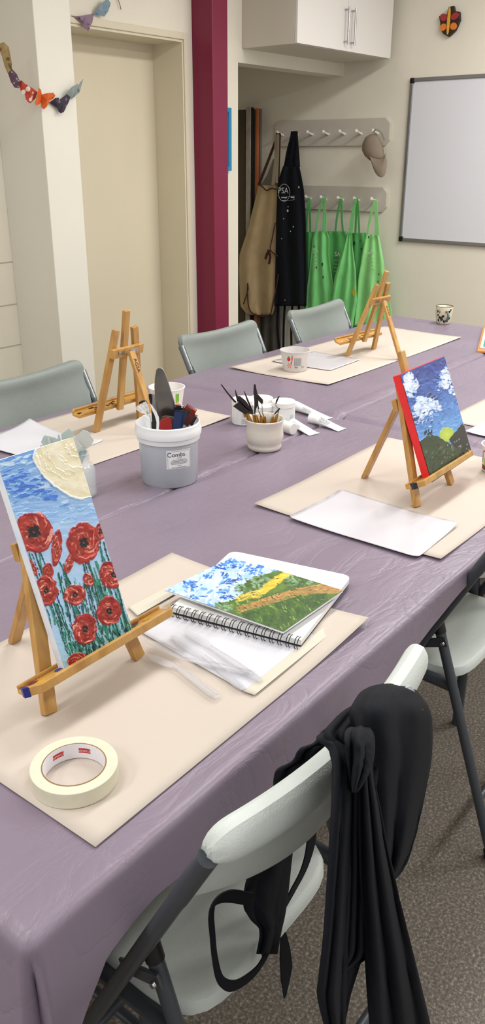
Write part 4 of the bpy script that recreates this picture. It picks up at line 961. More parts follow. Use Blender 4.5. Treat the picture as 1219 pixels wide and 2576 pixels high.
flatpart('steel_knife', 'table knife blades standing left of the large spatula', 'knife', [(250,372),(262,366),(272,380),(280,460),(290,600),(290,760),(262,760),(256,560)], 1.435, steel, .001)
flatpart('steel_knife', 'narrow steel knife touching the large spatula edge', 'knife', [(274,376),(284,372),(290,400),(296,560),(298,760),(280,760),(276,500)], 1.44, steel, .001)
flatpart('red_scraper', 'red plastic scraper at the front of the combs bucket', 'scraper', [(326,668),(350,632),(400,612),(428,608),(446,640),(458,690),(450,780),(340,780),(330,700)], 1.372, red_pl, .004, bev=.0012)
flatpart('grey_scraper', 'brown grey rounded scraper behind the red scraper', 'scraper', [(350,612),(362,598),(400,594),(450,600),(484,610),(492,640),(490,780),(360,780)], 1.385, mat('taupe_plastic', (88, 74, 66), .4), .004, bev=.0012)
def comb(label, cx0, cy0, w, h, ang, yp_, m, teeth=9, th=.003):
    b = M(); ca, sa = math.cos(ang), math.sin(ang)
    def W(x, y): X_, Y_ = cx0+x*ca-y*sa, cy0+x*sa+y*ca; return BK(*zp(X_, Y_), yp_)
    b.prism([W(-w/2, 0), W(w/2, 0), W(w/2, h), W(-w/2, h)], nBK*th)
    for i in range(teeth):
        x = -w/2+w*(i+.5)/teeth; b.prism([W(x-w/teeth*.3, -22), W(x+w/teeth*.2, -22), W(x+w/teeth*.3, 1), W(x-w/teeth*.3, 1)], nBK*th)
    return mk('texture_comb', b, m, None, bevel=.0003, label=label, cat='comb', group='plastic texture combs in the bucket')
comb('red toothed comb standing rightmost in the bucket', 652, 520, 120, 170, .55, 1.455, red_pl, 11)
comb('front navy blue comb in the bucket', 520, 560, 78, 170, .10, 1.375, blue_pl, 7)
comb('navy blue comb leaning right behind the front navy one', 575, 570, 78, 150, .35, 1.385, blue_pl, 7)
comb('black comb lying behind the navy combs', 530, 512, 96, 120, .12, 1.425, blacken, 8)
comb('small black comb at the back of the bucket beside the spatula', 520, 500, 56, 100, -.1, 1.46, blacken, 5)
comb('dark brown comb between navy and red combs', 612, 530, 90, 150, .5, 1.41, brown_pl, 8)
comb('maroon comb near the right rim of the bucket', 655, 590, 70, 120, .6, 1.40, mat('maroon_plastic', (84, 26, 26), .4), 6)
comb('black brown comb pressed against the right rim', 690, 600, 50, 100, .5, 1.425, blacken, 5)

# ================================================================== printed tubs
tub_m = mat('translucent_tub', (232, 228, 226), .3, trans=.25, sss=.1); tub_in = mat('white_tub', (236, 232, 230), .35)
def tub(label, c_, r0, r1, h, m, dec, rz=0):
    c_ = np.array(c_); t = thing('plastic_tub', label, 'tub', tuple(c_))
    mk('tub_wall', M().shell([(r0*.96, 0), (r0, .002), (r1, h-.003), (r1+.0025, h-.003), (r1+.0028, h), (r1-.0012, h), (r0-.0012, .003)], 56, c_), m, t, smooth='auto')
    f = cyl(c_, r0, r1, .002, h-.003, .0005); a0 = face_ang(c_, rz)
    for nm, mm, kind, x, y, w, hh_ in dec:
        b = M(); g_ = f(a0, h/2)
        if kind == 'rect': b.grid([[g_(x+u, y+v) for u in np.linspace(-w/2, w/2, 6)] for v in (-hh_/2, hh_/2)])
        elif kind == 'ell': 
            P = [g_(x+w/2*math.cos(a), y+hh_/2*math.sin(a)) for a in np.linspace(0, 2*PI, 18, endpoint=False)]; b.add(P+[g_(x, y)], [(i, (i+1) % 18, 18) for i in range(18)])
        elif kind == 'lines':
            n_ = int(hh_/.003)
            for i in range(n_):
                ww = w*(.6+.4*random.random()); b.grid([[g_(x-w/2+u, y-hh_/2+i*.003+v) for u in np.linspace(0, ww, 5)] for v in (0, .0009)])
        elif kind == 'bars':
            n_ = int(w/.0022)
            for i in range(n_): b.grid([[g_(x-w/2+i*.0022+u, y+v) for u in (0, random.choice((.0007, .0013)))] for v in (-hh_/2, hh_/2)])
        elif kind == 'star':
            for k_ in range(6):
                a = k_*PI/3; b.add([g_(x, y), g_(x+w/2*math.cos(a-.25), y+w/2*math.sin(a-.25)), g_(x+w*.6*math.cos(a), y+w*.6*math.sin(a)), g_(x+w/2*math.cos(a+.25), y+w/2*math.sin(a+.25))], [(0,1,2,3)])
        mk(nm, b, mm, t)
    return t
dk = mat('dark_red_print', (120, 40, 40), .6)
tub('clear printed tub with red strawberry picture on the far manila mat', (*Z(741,932)[:2], TT+.0035),   .0465, .0585, .080, tub_m,
    [('berry_print', red_ink, 'ell', -.026, .012, .014, .018), ('berry_leaf', green_ink, 'ell', -.026, .022, .008, .005), ('flower_print', mat('pink_print', (226, 130, 110), .6), 'star', -.022, -.014, .020, 0),
     ('drip_print', red_ink, 'ell', -.012, .016, .004, .026), ('drip_print', red_ink, 'ell', -.014, -.002, .004, .014), ('small_print', grey_ink, 'bars', .012, .002, .030, .032), ('barcode', ink, 'bars', .006, -.020, .014, .006), ('small_print', grey_ink, 'lines', .034, -.018, .018, .010)])
tub('white printed tub with green leaf, standing behind the combs bucket', (1.956, 1.826, TT+.0035), .046, .0575, .082, tub_in,
    [('green_leaf_print', green_ink, 'rect', .036, .012, .014, .030), ('orange_print', mat('peach_print', (240, 170, 140), .6), 'ell', .036, -.014, .014, .034), ('table_print', grey_ink, 'lines', .012, -.004, .022, .040), ('barcode', ink, 'lines', -.004, -.012, .004, .022)])
tub('printed tub cut off at the right edge, near the landscape easel', (2.077, .738, TT+.0035), .0405, .0475, .074, tub_m,
    [('green_print', mat('lime_print', (150, 190, 50), .6), 'ell', -.036, -.004, .014, .034), ('red_print_band', dk, 'rect', -.040, -.024, .030, .012), ('small_print', grey_ink, 'bars', -.052, .004, .008, .03), ('orange_print', red_ink, 'rect', -.042, .022, .02, .004)])

# ================================================================== pot of palette knives
pc = np.array([1.850, 1.349, TT+.0005])
mk('stoneware_pot', M().shell([(.043, 0.0000),(.047, 0.0022),(.0495, 0.0077),(.049, 0.0132),(.0475, 0.0165),(.051, 0.0231),(.0545, 0.0352),(.0545, 0.0451),(.052, 0.0594),(.0515, 0.0704),(.055, 0.0847),(.0565, 0.0891),(.0555, 0.0913),(.053, 0.0891),(.048, 0.0704),(.049, 0.0594),(.051, 0.0440),(.047, 0.0220),(.040, 0.0088)], 72, pc), ceramic, None, smooth=True, label='cream speckled stoneware pot holding palette knives', cat='pot', base=tuple(pc))
def pz(x, y): return (540+.2953*x, 940+.2953*y)
def pknife(label, blade, neck, handle, yp_, hm=knife_wood, bm_=dark_steel):
    b0 = PK(*pz(*neck[-1]), yp_); t = thing('palette_knife', label, 'palette knife', tuple(b0))
    mk('blade', M().prism([PK(*pz(x, y), yp_) for x, y in blade], nBK*.0009), bm_, t, bevel=.0003)
    if len(neck) > 1: mk('shaft', M().tube([PK(*pz(x, y), yp_+.0004) for x, y in neck], .0016, 8), steel, t, smooth=True)
    h0 = PK(*pz(*handle[0]), yp_+.0004); h1 = np.array([pc[0]+(h0[0]-pc[0])*.35, pc[1]+(h0[1]-pc[1])*.35, TT+.022])
    mk('ferrule', M().tube([h0, h0+(h1-h0)*.25], [.0038, .005], 12), brass, t, smooth='auto')
    mk('handle', M().tube([h0+(h1-h0)*.25, h0+(h1-h0)*.5, h1], [.0052, .0068, .0055], 14), hm, t, smooth='auto')
blk_h = mat('black_varnished_handle', (34, 28, 26), .3)
pknife('palette knife with the thin blade pointing far left out of the pot', [(48,92),(60,92),(120,170),(184,240),(178,252),(160,240),(100,165)], [(178,246),(250,335)], ((250,335),(330,520)), 1.372, blk_h)
pknife('trowel palette knife with square dark blade, leftmost over the rim', [(155,278),(204,238),(262,300),(312,336),(268,352),(215,322)], [(285,345),(292,352)], ((275,335),(340,500)), 1.352)
pknife('trowel palette knife with long dark leaf blade beside the square one', [(184,188),(215,192),(262,230),(300,285),(330,335),(318,350),(285,338),(230,290),(200,240)], [(322,345),(330,355)], ((330,352),(352,520)), 1.362, blk_h)
pknife('palette knife with a needle-thin tip behind the leaf blade', [(170,136),(178,140),(192,185),(204,235),(190,240),(178,190)], [(198,238),(270,340)], ((262,330),(320,500)), 1.376, blk_h)
pknife('slender steel palette knife left of the tall spatula', [(246,148),(254,152),(280,210),(322,310),(330,340),(314,320),(270,225)], [(322,330),(330,350)], ((335,352),(350,500)), 1.370, blk_h)
pknife('tallest palette knife with rounded black blade in the pot', [(332,94),(340,88),(348,94),(356,140),(372,205),(370,260),(352,300),(344,345),(334,345),(336,240),(328,160)], [(345,340),(352,362)], ((352,358),(352,520)), 1.355, blk_h)
pknife('palette knife with small angular blade right of the tallest one', [(366,178),(372,182),(410,222),(410,250),(400,262),(372,232)], [(404,256),(404,330),(420,372)], ((424,368),(410,520)), 1.364)
pknife('palette knife with bare steel shaft in the middle of the pot', [(352,212),(366,222),(372,268),(384,340),(378,345),(362,280)], [(374,300),(392,368)], ((394,364),(385,520)), 1.350)
pknife('cranked palette knife rising at the right side of the pot', [(545,188),(552,192),(536,230),(522,262),(514,262),(520,228)], [(518,258),(516,270),(545,300),(536,350)], ((532,348),(520,520)), 1.372)
pknife('low cranked palette knife leaning on the right rim of the pot', [(548,292),(557,298),(545,318),(510,350),(500,350),(520,322)], [(504,346),(494,378)], ((494,374),(480,520)), 1.356)

# ================================================================== white jars and tubes
jar_m = mat('white_jar_plastic', (222, 224, 224), .3); lid_m = mat('white_lid', (232, 232, 230), .4); label_m = mat('jar_label', (214, 218, 222), .5)
def jar(label, c_, r, h, ang, lines=True, clearbody=False, lid=True):
    c_ = np.array(c_); t = thing('paint_jar', label, 'jar', tuple(c_), group='white acrylic medium jars behind the pot')
    mk('jar_body', M().lathe([(r-.003, 0), (r, .003), (r, h-.020), (r-.003, h-.017), (r-.003, h-.004)], 48, c_), jar_m, t, smooth='auto')
    if lid:
        mk('lid', M().lathe([(r-.001, h-.017), (r+.0008, h-.016), (r+.0008, h-.002), (r-.001, h), (r-.004, h), (r-.005, h-.0012), (0, h-.0012)], 48, c_), lid_m, t, smooth='auto')
    f = cyl(c_, r, r, 0, 1, .0005)(face_ang(c_, ang), 0)
    if lines:
        b = M()
        for i in range(9):
            w = .016 if i < 4 else (0.02); yy = h*.50-i*.0035+(0 if i < 4 else -.004); b.grid([[f(x, yy+v) for x in np.linspace(-w/2+random.uniform(-.001,.001), w/2, 5)] for v in (0, .0008)])
        mk('printed_lines', b, grey_ink, t)
    return t
jar('white paint jar nearest the bucket, with printed side label', (*Z(612,1064)[:2], TT+.0005), .0365, .080, .1)
p_ = Z(657,1000,TT+.078); jar('white lidded jar farthest back behind the palette knives', (p_[0], p_[1], TT+.0005), .0365, .078, .2, False)
p_ = Z(713,1008,TT+.080); jar('white lidded jar on the right, just above the lying tubes', (p_[0], p_[1], TT+.0005), .0365, .080, .8)
p_ = Z(662,1018,TT+.066); jar('white lidded jar hidden between the pot and the other jars', (p_[0], p_[1]-.0, TT+.0005), .032, .066, .2, False)
tube_w = mat('white_tube', (226, 228, 228), .3, coat=.3)
def ptube(label, pa, pb, w=.042, r=.0165, txt='GOLDEN', capl=.018):
    a = Z(*pa, TT+r)+0; b = Z(*pb, TT+.004); d = unit([b[0]-a[0], b[1]-a[1], 0]); sd = np.array([-d[1], d[0], 0]); L_ = math.hypot(b[0]-a[0], b[1]-a[1])
    t = thing('paint_tube', label, 'paint tube', (a[0], a[1], TT), group='white paint tubes beside the pot')
    P = []; n_ = 24
    for s_ in np.linspace(0, 1, 14):
        f_ = s_**1.1; rx = r*.96*(1-f_)+w/2*f_; rz_ = r*.96*(1-f_)+.0009*f_; zc = TT+.001+r*(1-f_)+.0012*f_; c_ = np.array([a[0], a[1], 0])+d*(capl+(L_-capl)*s_)
        P.append([c_+sd*rx*math.cos(u)+np.array([0,0,zc+rz_*math.sin(u)]) for u in np.linspace(0, 2*PI, n_+1)])
    mk('tube_body', M().grid(P), tube_w, t, smooth=True)
    e_ = np.array([a[0], a[1], 0])+d*L_; up = np.array([0,0,1.])
    mk('crimp', M().box(e_+d*.003+up*(TT+.0025), (.008, w*1.01, .0022), np.array([d, sd, up]).T), tube_w, t, bevel=.0005)
    ax = np.array([a[0], a[1], TT+.001+r])
    mk('cap', M().tube([ax+d*(-.002), ax, ax+d*(capl-.001), ax+d*(capl+.0005)], [r*.9, r, r, r*.95], 28), lid_m, t, smooth='auto')
    if True:
        def fn(x, y):
            s_ = .42+x/L_; f_ = s_**1.1; rx = r*.96*(1-f_)+w/2*f_; rz_ = r*.96*(1-f_)+.0009*f_; zc = TT+.001+r*(1-f_)+.0012*f_
            q_ = max(-.95, min(.95, (y-.004)/rx)); c_ = np.array([a[0], a[1], 0])+d*(capl+(L_-capl)*s_)
            return c_+sd*rx*q_+np.array([0,0,zc+rz_*math.sqrt(1-q_*q_)+.0006])
        if txt: mk('lettering', textm(txt, .0105, lambda x, y: fn(-x, -y)), ink, t)
        b = M()
        for i in range(3):
            for x0 in (0,): b.grid([[fn(x, -.006-i*.003+v) for x in np.linspace(-.02, .022, 8)] for v in (0, .0009)])
        mk('printed_lines', b, grey_ink, t)
    return t
ptube('white paint tube in front, its flat end pointing right', (781,1052), (856,1079), txt='GOLDEN')
ptube('white paint tube lying behind the front tube against the right jar', (735,1020), (822,1052), txt='')
ptube('white paint tube nearest the pot, half behind the lying bottle', (716,1056), (787,1090), txt='')
a = Z(700,1068,TT+.019); b = Z(738,1080,TT+.019); t = thing('small_bottle', 'small white capped bottle lying on its side beside the pot', 'bottle', (a[0], a[1], TT))
a = np.array([a[0], a[1], TT+.0195]); b = np.array([b[0], b[1], TT+.0195]); d = unit(b-a)
mk('bottle_body', M().tube([a-d*.03, a-d*.027, a+d*.010], [.014, .018, .018], 32), jar_m, t, smooth='auto')
mk('cap', M().tube([a+d*.0105, a+d*.012, b-d*.002, b, b-d*.001, b-d*.003], [.0165, .0185, .0185, .0165, .013, .004], 32), lid_m, t, smooth='auto')

# ================================================================== glass jar with frosted shards, behind the poppy canvas
gc = Z(203,1246); gc = np.array([gc[0], gc[1], TT+.0005])
mk('glass_jar', M().shell([(.034,0),(.040,.004),(.041,.010),(.041,.070),(.036,.082),(.029,.088),(.0285,.110),(.030,.112),(.0275,.113),(.0262,.108),(.0265,.088),(.034,.079),(.0388,.068),(.0388,.010),(.034,.003)], 48, gc), glass, None, smooth=True, label='clear glass jar of frosted shards, half hidden behind the poppy canvas', cat='jar', base=tuple(gc))
sh = [([(108,1100),(112,1095),(138,1101),(146,1106),(150,1130),(112,1128),(103,1112)], 'broad frosted shard leaning left behind the canvas top', shard_m, 0),
      ([(154,1093),(173,1077),(184,1088),(188,1130),(168,1150),(156,1120)], 'pointed frosted shard highest above the canvas', shard_m, .01),
      ([(186,1104),(208,1082),(222,1086),(236,1108),(226,1124),(208,1135),(196,1120)], 'large pale shard leaning right over the jar neck', shard_w, .004),
      ([(120,1100),(124,1103),(134,1130),(122,1135)], 'thin clear sliver in front of the left shard', shard_w, -.006),
      ([(146,1092),(150,1096),(156,1118),(150,1130),(144,1110)], 'narrow clear shard between two broad frosted shards', shard_m, -.004),
      ([(183,1096),(190,1108),(206,1124),(210,1150),(200,1160),(188,1130)], 'long milky shard running down into the jar neck', shard_w, -.010),
      ([(200,1134),(214,1128),(218,1136),(216,1146),(208,1160),(203,1160),(198,1146)], 'grey speckled shard beside the jar neck', mat('speckled_shard', (150, 166, 164), .4, noise=.4, nscale=120), -.016),
      ([(102,1118),(106,1121),(112,1128),(108,1136),(100,1128)], 'tiny clear shard at the far left of the bunch', shard_w, -.002)]
for i, (pts, lb, m_, dy) in enumerate(sh):
    cx_ = np.mean([p[0] for p in pts]); cy_ = np.mean([p[1] for p in pts]); V_ = [facing(x, y, gc, dy) for x, y in pts]
    foot = np.array([gc[0]+(cx_-190)*.00015, gc[1]+dy*.6, TT+.085])
    b = M().prism(V_, nBK*.0022); lo = min(V_, key=lambda p: p[2])
    b.bar(lo+(0,.0011,.004), foot, .006, .002)
    mk('glass_shard', b, m_, None, bevel=.0004, label=lb, cat='shard', group='frosted shards in the glass jar')

# ================================================================== patterned mug
mc = np.array([4.005, 1.802, TT+.0005]); Mg = thing('mug', 'small cream mug with black leaf pattern standing at the far table end', 'mug', tuple(mc))
mk('mug_body', M().shell([(.030,0),(.0335,.002),(.036,.012),(.0415,.050),(.0430,.086),(.0425,.088),(.0400,.087),(.038,.050),(.032,.010)], 56, mc), mat('cream_glaze', (206, 198, 172), .25, coat=.4), Mg, smooth=True)
fa_ = face_ang(mc); mf = lambda x, y: (lambda r, a_: mc+np.array([r*math.cos(a_), r*math.sin(a_), y]))(np.interp(y, [0,.002,.012,.05,.08], [.030,.0335,.036,.0415,.0425])+.0006, fa_+x/.04)
leaf_m = mat('blue_black_glaze', (22, 28, 34), .3); lf = M()
def leaf(x, y, l, w, a):
    pts = [(x+l*(t_-.5)*math.cos(a)-s_*w*math.sin(PI*t_)*.5*math.sin(a), y+l*(t_-.5)*math.sin(a)+s_*w*math.sin(PI*t_)*.5*math.cos(a)) for s_, ts in ((1, np.linspace(0, 1, 7)), (-1, np.linspace(1, 0, 7)[1:-1])) for t_ in ts]
    lf.add([mf(*p) for p in pts], [tuple(range(len(pts)))])
for x, y, l, w, a in ((-.028,.020,.012,.009,.9),(-.020,.034,.014,.010,.2),(-.010,.026,.015,.011,1.4),(-.004,.040,.014,.010,.6),(.004,.016,.014,.009,2.4),(-.030,.044,.010,.008,1.2),(.026,.062,.014,.009,.4),(.030,.030,.014,.010,1.2),(.020,.018,.012,.009,.1),(.022,.046,.012,.009,2.0),(.034,.070,.010,.007,1.4),(-.033,.062,.012,.007,1.5)): leaf(x, y*1.05, l*1.35, w*1.35, a)
for pts in ([(-.022,.006),(-.016,.020),(-.002,.026),(.010,.036)], [(-.024,.076),(-.021,.066),(-.023,.054)], [(-.028,.066),(-.016,.068)], [(-.027,.060),(-.016,.062)]):
    lf.tube(smoothpath([mf(*p) for p in pts], 4), .0007, 5)
mk('leaf_pattern', lf, leaf_m, Mg)
hp = smoothpath([mf(.010,.066)+0, (mf(.012,.066)-mc)*[1.35,1.35,1]+mc, (mf(.013,.050)-mc)*[1.6,1.6,1]+mc, (mf(.012,.030)-mc)*[1.5,1.5,1]+mc, mf(.009,.018)], 5)
mk('handle', M().tube(hp, .0055, 10), mat('teal_grey_glaze', (84, 104, 106), .3, coat=.4), Mg, smooth=True)
mk('dark_rim', M().lathe([(.0400,.0865),(.0430,.0875),(.0423,.0895),(.0405,.089)], 56, mc, closed=True), leaf_m, Mg, smooth=True)
mk('drink', M().lathe([(.0001,.066),(.0383,.066)], 40, mc), mat('dark_inside', (40, 52, 52), .3), Mg)

# ================================================================== clipboard at right edge
cb = [Z(1198,889), Z(1214,826)]; e = unit(cb[1]-cb[0]); sdv = np.array([e[1], -e[0], 0]); L_ = np.linalg.norm(cb[1]-cb[0])
t = thing('drawing_board', 'small orange-brown tray with white card at the right edge of the far table', 'tray', tuple(cb[0]))
o_ = np.array([cb[0][0], cb[0][1], TT+.002]); up = np.array([0,0,1.])
def bx(x0, x1, y0, y1, z0, z1): return M().prism([o_+sdv*x+e*y+up*z0 for x, y in ((x0,y0),(x1,y0),(x1,y1),(x0,y1))], up*(z1-z0))
mk('board', bx(0, .24, 0, L_, 0, .010), mat('orange_beech', (196, 132, 66), .5), t, bevel=.003)
mk('card', bx(.010, .22, .05, L_-.008, .0105, .0135), white_paper, t)
mk('teal_swatch', bx(.022, .20, .075, L_-.05, .0137, .0145), mat('teal_paint', (40, 140, 130), .5), t)
mk('yellow_swatch', bx(.026, .20, .055, .062, .0137, .0148), mat('yellow_paint', (200, 190, 60), .5), t)

# ================================================================== clear plastic knives
def cknife(label, pa, pn, pb, zz, flip=1):
    A0, N0, B0 = Z(*pa, zz), Z(*pn, zz), Z(*pb, zz); d1 = unit(A0-N0); d2 = unit(B0-N0); up = np.array([0,0,1.])
    s1 = np.cross(up, d1)*flip; s2 = np.cross(up, d2)*-flip; t = thing('plastic_knife', label, 'knife', tuple(N0), group='clear plastic knives on the taped sheet'); l1 = np.linalg.norm(A0-N0)
    bl = [N0-s1*.004, N0+s1*.004, N0+d1*l1*.3+s1*.010, N0+d1*l1*.7+s1*.010, A0+s1*.004, A0-s1*.003, N0+d1*l1*.8-s1*.0075, N0+d1*l1*.3-s1*.007]
    mk('blade', M().prism(bl, up*.0014), clear, t, bevel=.0005)
    l2 = np.linalg.norm(B0-N0); hn = M()
    hn.prism([N0+s2*.004, N0+d2*l2*.25+s2*.0065, N0+d2*l2*.85+s2*.0075, B0+s2*.004, B0-s2*.004, N0+d2*l2*.85-s2*.0075, N0+d2*l2*.25-s2*.0065, N0-s2*.004], up*.0014)
    for s_ in (-1, 1): hn.tube([N0-d2*.01+s2*.0035*s_+up*.002, N0+d2*l2*.5+s2*.0055*s_+up*.0026, B0-d2*.006+s2*.003*s_+up*.002], .0012, 6)
    mk('handle', hn, clear, t)
    return t
cknife('clear plastic knife reaching nearest to the tape roll', (372,1648), (447,1680), (548,1756), TT+.009)
cknife('clear plastic knife lying across the others', (368,1612), (470,1660), (638,1694), TT+.0125, -1)
cknife('clear plastic knife on the white sheet, second from the sketchbook', (432,1600), (520,1658), (612,1735), TT+.0095)
cknife('clear plastic knife closest to the sketchbook wire binding', (464,1588), (536,1634), (656,1714), TT+.0105, -1)

# ================================================================== folding chairs
def make_chair(label, shell_m, notch=.04, dip_=.013):
    t = thing('folding_chair', label, 'chair')
    tp = lambda z, x: np.array([x, -.264+(.854-z)*.507, z])
    def half(z): return .222+.018*z/.85
    for s in (-1, 1):
        b = M().tube([tp(.80, s*half(.8)), tp(.45, s*half(.45)), tp(.02, s*half(0))], .0116, 14)
        fl_ = mk('front_leg', b, tube_m, t, world=False, smooth='auto')
        mk('sleeve', M().tube([tp(.828, s*half(.8)), tp(.735, s*half(.74))], .0126, 14), chrome_m if shell_m == chair_far else tube_m, t, world=False, smooth='auto')
        r_ = M().tube([(s*.205, -.125, .55), (s*.212, -.31, .02)], .0115, 14); rl_ = mk('rear_leg', r_, tube_m, t, world=False, smooth='auto')
        mk('leg_cap', M().tube([(s*.205, -.1265, .545), (s*.205, -.117, .575)], .0135, 14), black_pl, rl_, world=False, smooth='auto')
        mk('foot', M().tube([(s*.212, -.310, .024), (s*.212, -.316, 0)], .016, 14), black_pl, rl_, world=False, smooth='auto')
        mk('foot', M().tube([tp(.024, s*half(0)), tp(.0, s*half(0))], .0175, 14), black_pl, fl_, world=False, smooth='auto')
        lk = M().bar((s*.214, -.070, .50), (s*.220, -.150, .535), .006, .022); lk_ = mk('link', lk, tube_m, t, world=False, bevel=.002)
        for p in ((s*.2265, -.078, .503), (s*.2265, -.143, .532)): mk('rivet', M().tube([p, (p[0]+s*.004, p[1], p[2])], [.0055, .004], 10), steel, lk_, world=False, smooth='auto')
        mk('seat_rail', M().tube([(s*.196, -.165, .412), (s*.200, .150, .430)], .0135, 12), tube_m, t, world=False, smooth='auto')
    mk('cross_brace', M().tube([(-.21, -.265, .15), (.21, -.265, .15)], .009, 10), tube_m, t, world=False, smooth='auto')
    mk('cross_brace', M().tube([tp(.16, -half(.16)), tp(.16, half(.16))], .009, 10), tube_m, t, world=False, smooth='auto')
    # backrest: rolled top, thin curved panel
    d = unit([0, .507, -1]); n_ = np.cross([1,0,0], d); n_ = n_ if n_[1] > 0 else -n_     # toward the sitter
    loop = [(-.012, 0), (-.008, .014), (.004, .020), (.020, .020), (.036, .014), (.055, .008), (.10, .006), (.15, .006), (.172, .004), (.176, 0), (.172, -.005), (.15, -.008), (.10, -.008), (.058, -.010), (.048, -.018), (.030, -.023), (.012, -.023), (-.006, -.014)]
    P = []; NU = 40
    for i in range(NU+1):
        u = -1+2*i/NU; row = []
        for s_, k_ in loop:
            if s_ < notch: hw = .244
            elif s_ < notch+.03: hw = .244-.026*(s_-notch)/.03
            else: hw = .218
            e_ = max(0, abs(u)-.86)/.14; rnd = math.sqrt(max(0, 1-e_*e_*.96))
            s2 = s_
            if s_ < .03: s2 = s_+(.03-s_)*(1-rnd)*.8
            if s_ > .07: s2 = s_+.018*(1-u*u)*(s_-.07)/.106
            k2 = k_*(.35+.65*rnd) if s_ < .06 else k_
            base = np.array([0, -.264, .862])+np.array(d)*s2; yb = -(.022+.040*min(1, max(0, s_)/.17))*(1-u*u)
            dip = -dip_*(1-u*u)
            row.append(base+np.array([hw*u, yb, dip])+n_*k2)
        P.append(row+[row[0]])
    b = M().grid(P, flip=True); L0 = len(loop)+1; b.f.append(tuple(range(L0-1))); b.f.append(tuple(reversed([NU*L0+i for i in range(L0-1)])))
    mk('backrest', b, shell_m, t, world=False, smooth='auto', sub=1)
    # seat
    out = []
    for i in range(64):
        a_ = 2*PI*i/64; ca_, sa_ = math.cos(a_), math.sin(a_); q_ = 5.0; r_ = (abs(ca_)**q_+abs(sa_)**q_)**(-1/q_)
        x, y = .195*r_*ca_, .010+.190*r_*sa_; x *= 1-.06*(y+.2)/.4; out.append((x, y))
    rings = [(1.0, .418), (1.0, .430), (.985, .440), (.95, .4445), (.8, .443), (.5, .438), (.2, .436)]
    P = [[np.array([x*k_, y*k_, z_+.010*(y+.2)/.4]) for x, y in out+[out[0]]] for k_, z_ in rings]
    b = M().grid(P, flip=False); nR = len(out)+1
    b.f.append(tuple(range((len(rings)-1)*nR, (len(rings)-1)*nR+nR-1))); b.f.append(tuple(reversed(range(nR-1))))
    mk('seat', b, shell_m, t, world=False, smooth='auto')
    return t
ch = make_chair('pale grey folding chair in front with black apron over its back', chair_pl)
c2 = dup(ch, (1.738, .752, 0), 0, 'pale grey folding chair cut off at the right edge, second along the table')
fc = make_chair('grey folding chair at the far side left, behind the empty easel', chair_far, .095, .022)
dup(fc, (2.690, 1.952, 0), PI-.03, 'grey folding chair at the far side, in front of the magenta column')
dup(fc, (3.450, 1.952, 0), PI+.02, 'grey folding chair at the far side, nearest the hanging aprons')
fc.location = (1.70, 1.952, 0); fc.rotation_euler = (0, 0, PI+.02); ch.location = (.748, .69, 0)

# ================================================================== black apron over the front chair
Ap = thing('black_apron', 'black cloth apron draped over the back of the front chair', 'apron', (.80, .37, .2))
def drape(rows, fold=.008, freq=2.0, seed=0, n=26, m=7):
    """rows: (y px, x left, x right, depth plane)"""
    ys = [r[0] for r in rows]; P = []; Y = np.linspace(ys[0], ys[-1], m*len(rows))
    fi = smoothpath([np.array([r[0], r[1], r[2], r[3]], float) for r in rows], m); P = []
    for q_ in fi:
        g_ = (q_[0]-ys[0])/(ys[-1]-ys[0]); row = []
        for j in range(n+1):
            u = j/n; w1 = math.sin(u*freq*2*PI+seed+g_*1.2); o2 = 1.5*fold*(.3+.7*g_)*(1-2*abs(w1)**.6)*.8+fold*.5*math.sin(u*freq*4.3*PI+seed*2+g_*3)+.004*(fbm(u*5+seed, g_*7, 3, 3)-.5); o2 += -.010*math.sin(PI*u)
            row.append(YP(q_[1]+(q_[2]-q_[1])*u, q_[0], q_[3]+o2))
        P.append(row)
    return M().grid(P)
kw = dict(smooth=True, solid=.003)
mk('apron_body', drape([(1722,962,1005,.425),(1732,925,1036,.405),(1755,896,1058,.385),(1800,880,1082,.368),(1900,905,1083,.362),(2000,920,1066,.362),(2100,935,1045,.362),(2180,950,1016,.362),(2238,958,966,.362)], .005, 1.1, 2.0), cloth_blk, Ap, **kw)
mk('front_fold', drape([(1784,882,912,.424),(1800,872,925,.432),(1822,846,915,.438),(1840,812,905,.442),(1870,790,900,.448),(1886,752,895,.452),(1915,736,880,.458),(1935,700,870,.462),(1960,690,860,.466),(2010,690,850,.47)], .005, 2.2, 1.0), cloth_blk, Ap, **kw)
mk('top_fold', drape([(1780,880,960,.420),(1792,862,985,.405),(1815,838,1000,.392),(1850,815,1000,.378),(1900,842,990,.368),(2000,850,960,.364)], .005, 2.6, .6), cloth_blk, Ap, **kw)
mk('side_band', drape([(1846,808,850,.405),(1860,795,868,.385),(1880,822,880,.368),(1920,835,886,.352),(2000,836,888,.345),(2100,831,884,.342),(2200,825,880,.340),(2350,815,874,.338),(2460,803,870,.336),(2510,800,868,.336),(2600,822,866,.335)], .003, 1.0, .3), cloth_blk, Ap, **kw)
mk('knot_loop', drape([(1828,888,918,.372),(1838,872,932,.355),(1860,866,939,.342),(1900,872,938,.335),(1940,878,928,.332),(1975,882,910,.334),(1992,886,895,.336)], .005, 1.0, 1.8), cloth_blk, Ap, **kw)
mk('centre_fold', drape([(1940,878,915,.350),(2050,872,918,.350),(2200,868,925,.350),(2330,862,928,.350),(2400,856,926,.350),(2440,850,880,.350)], .006, 1.4, .9), cloth_blk, Ap, **kw)
mk('long_tail', drape([(1900,926,934,.346),(1950,905,938,.340),(2050,903,958,.335),(2150,905,978,.332),(2250,908,1002,.330),(2400,918,1038,.328),(2500,924,1062,.326),(2600,932,1086,.325)], .006, 1.2, 2.4), cloth_blk, Ap, **kw)
mk('short_tail', drape([(2420,850,905,.352),(2500,852,880,.352),(2560,856,868,.352)], .003, 1, 1), cloth_blk, Ap, **kw)
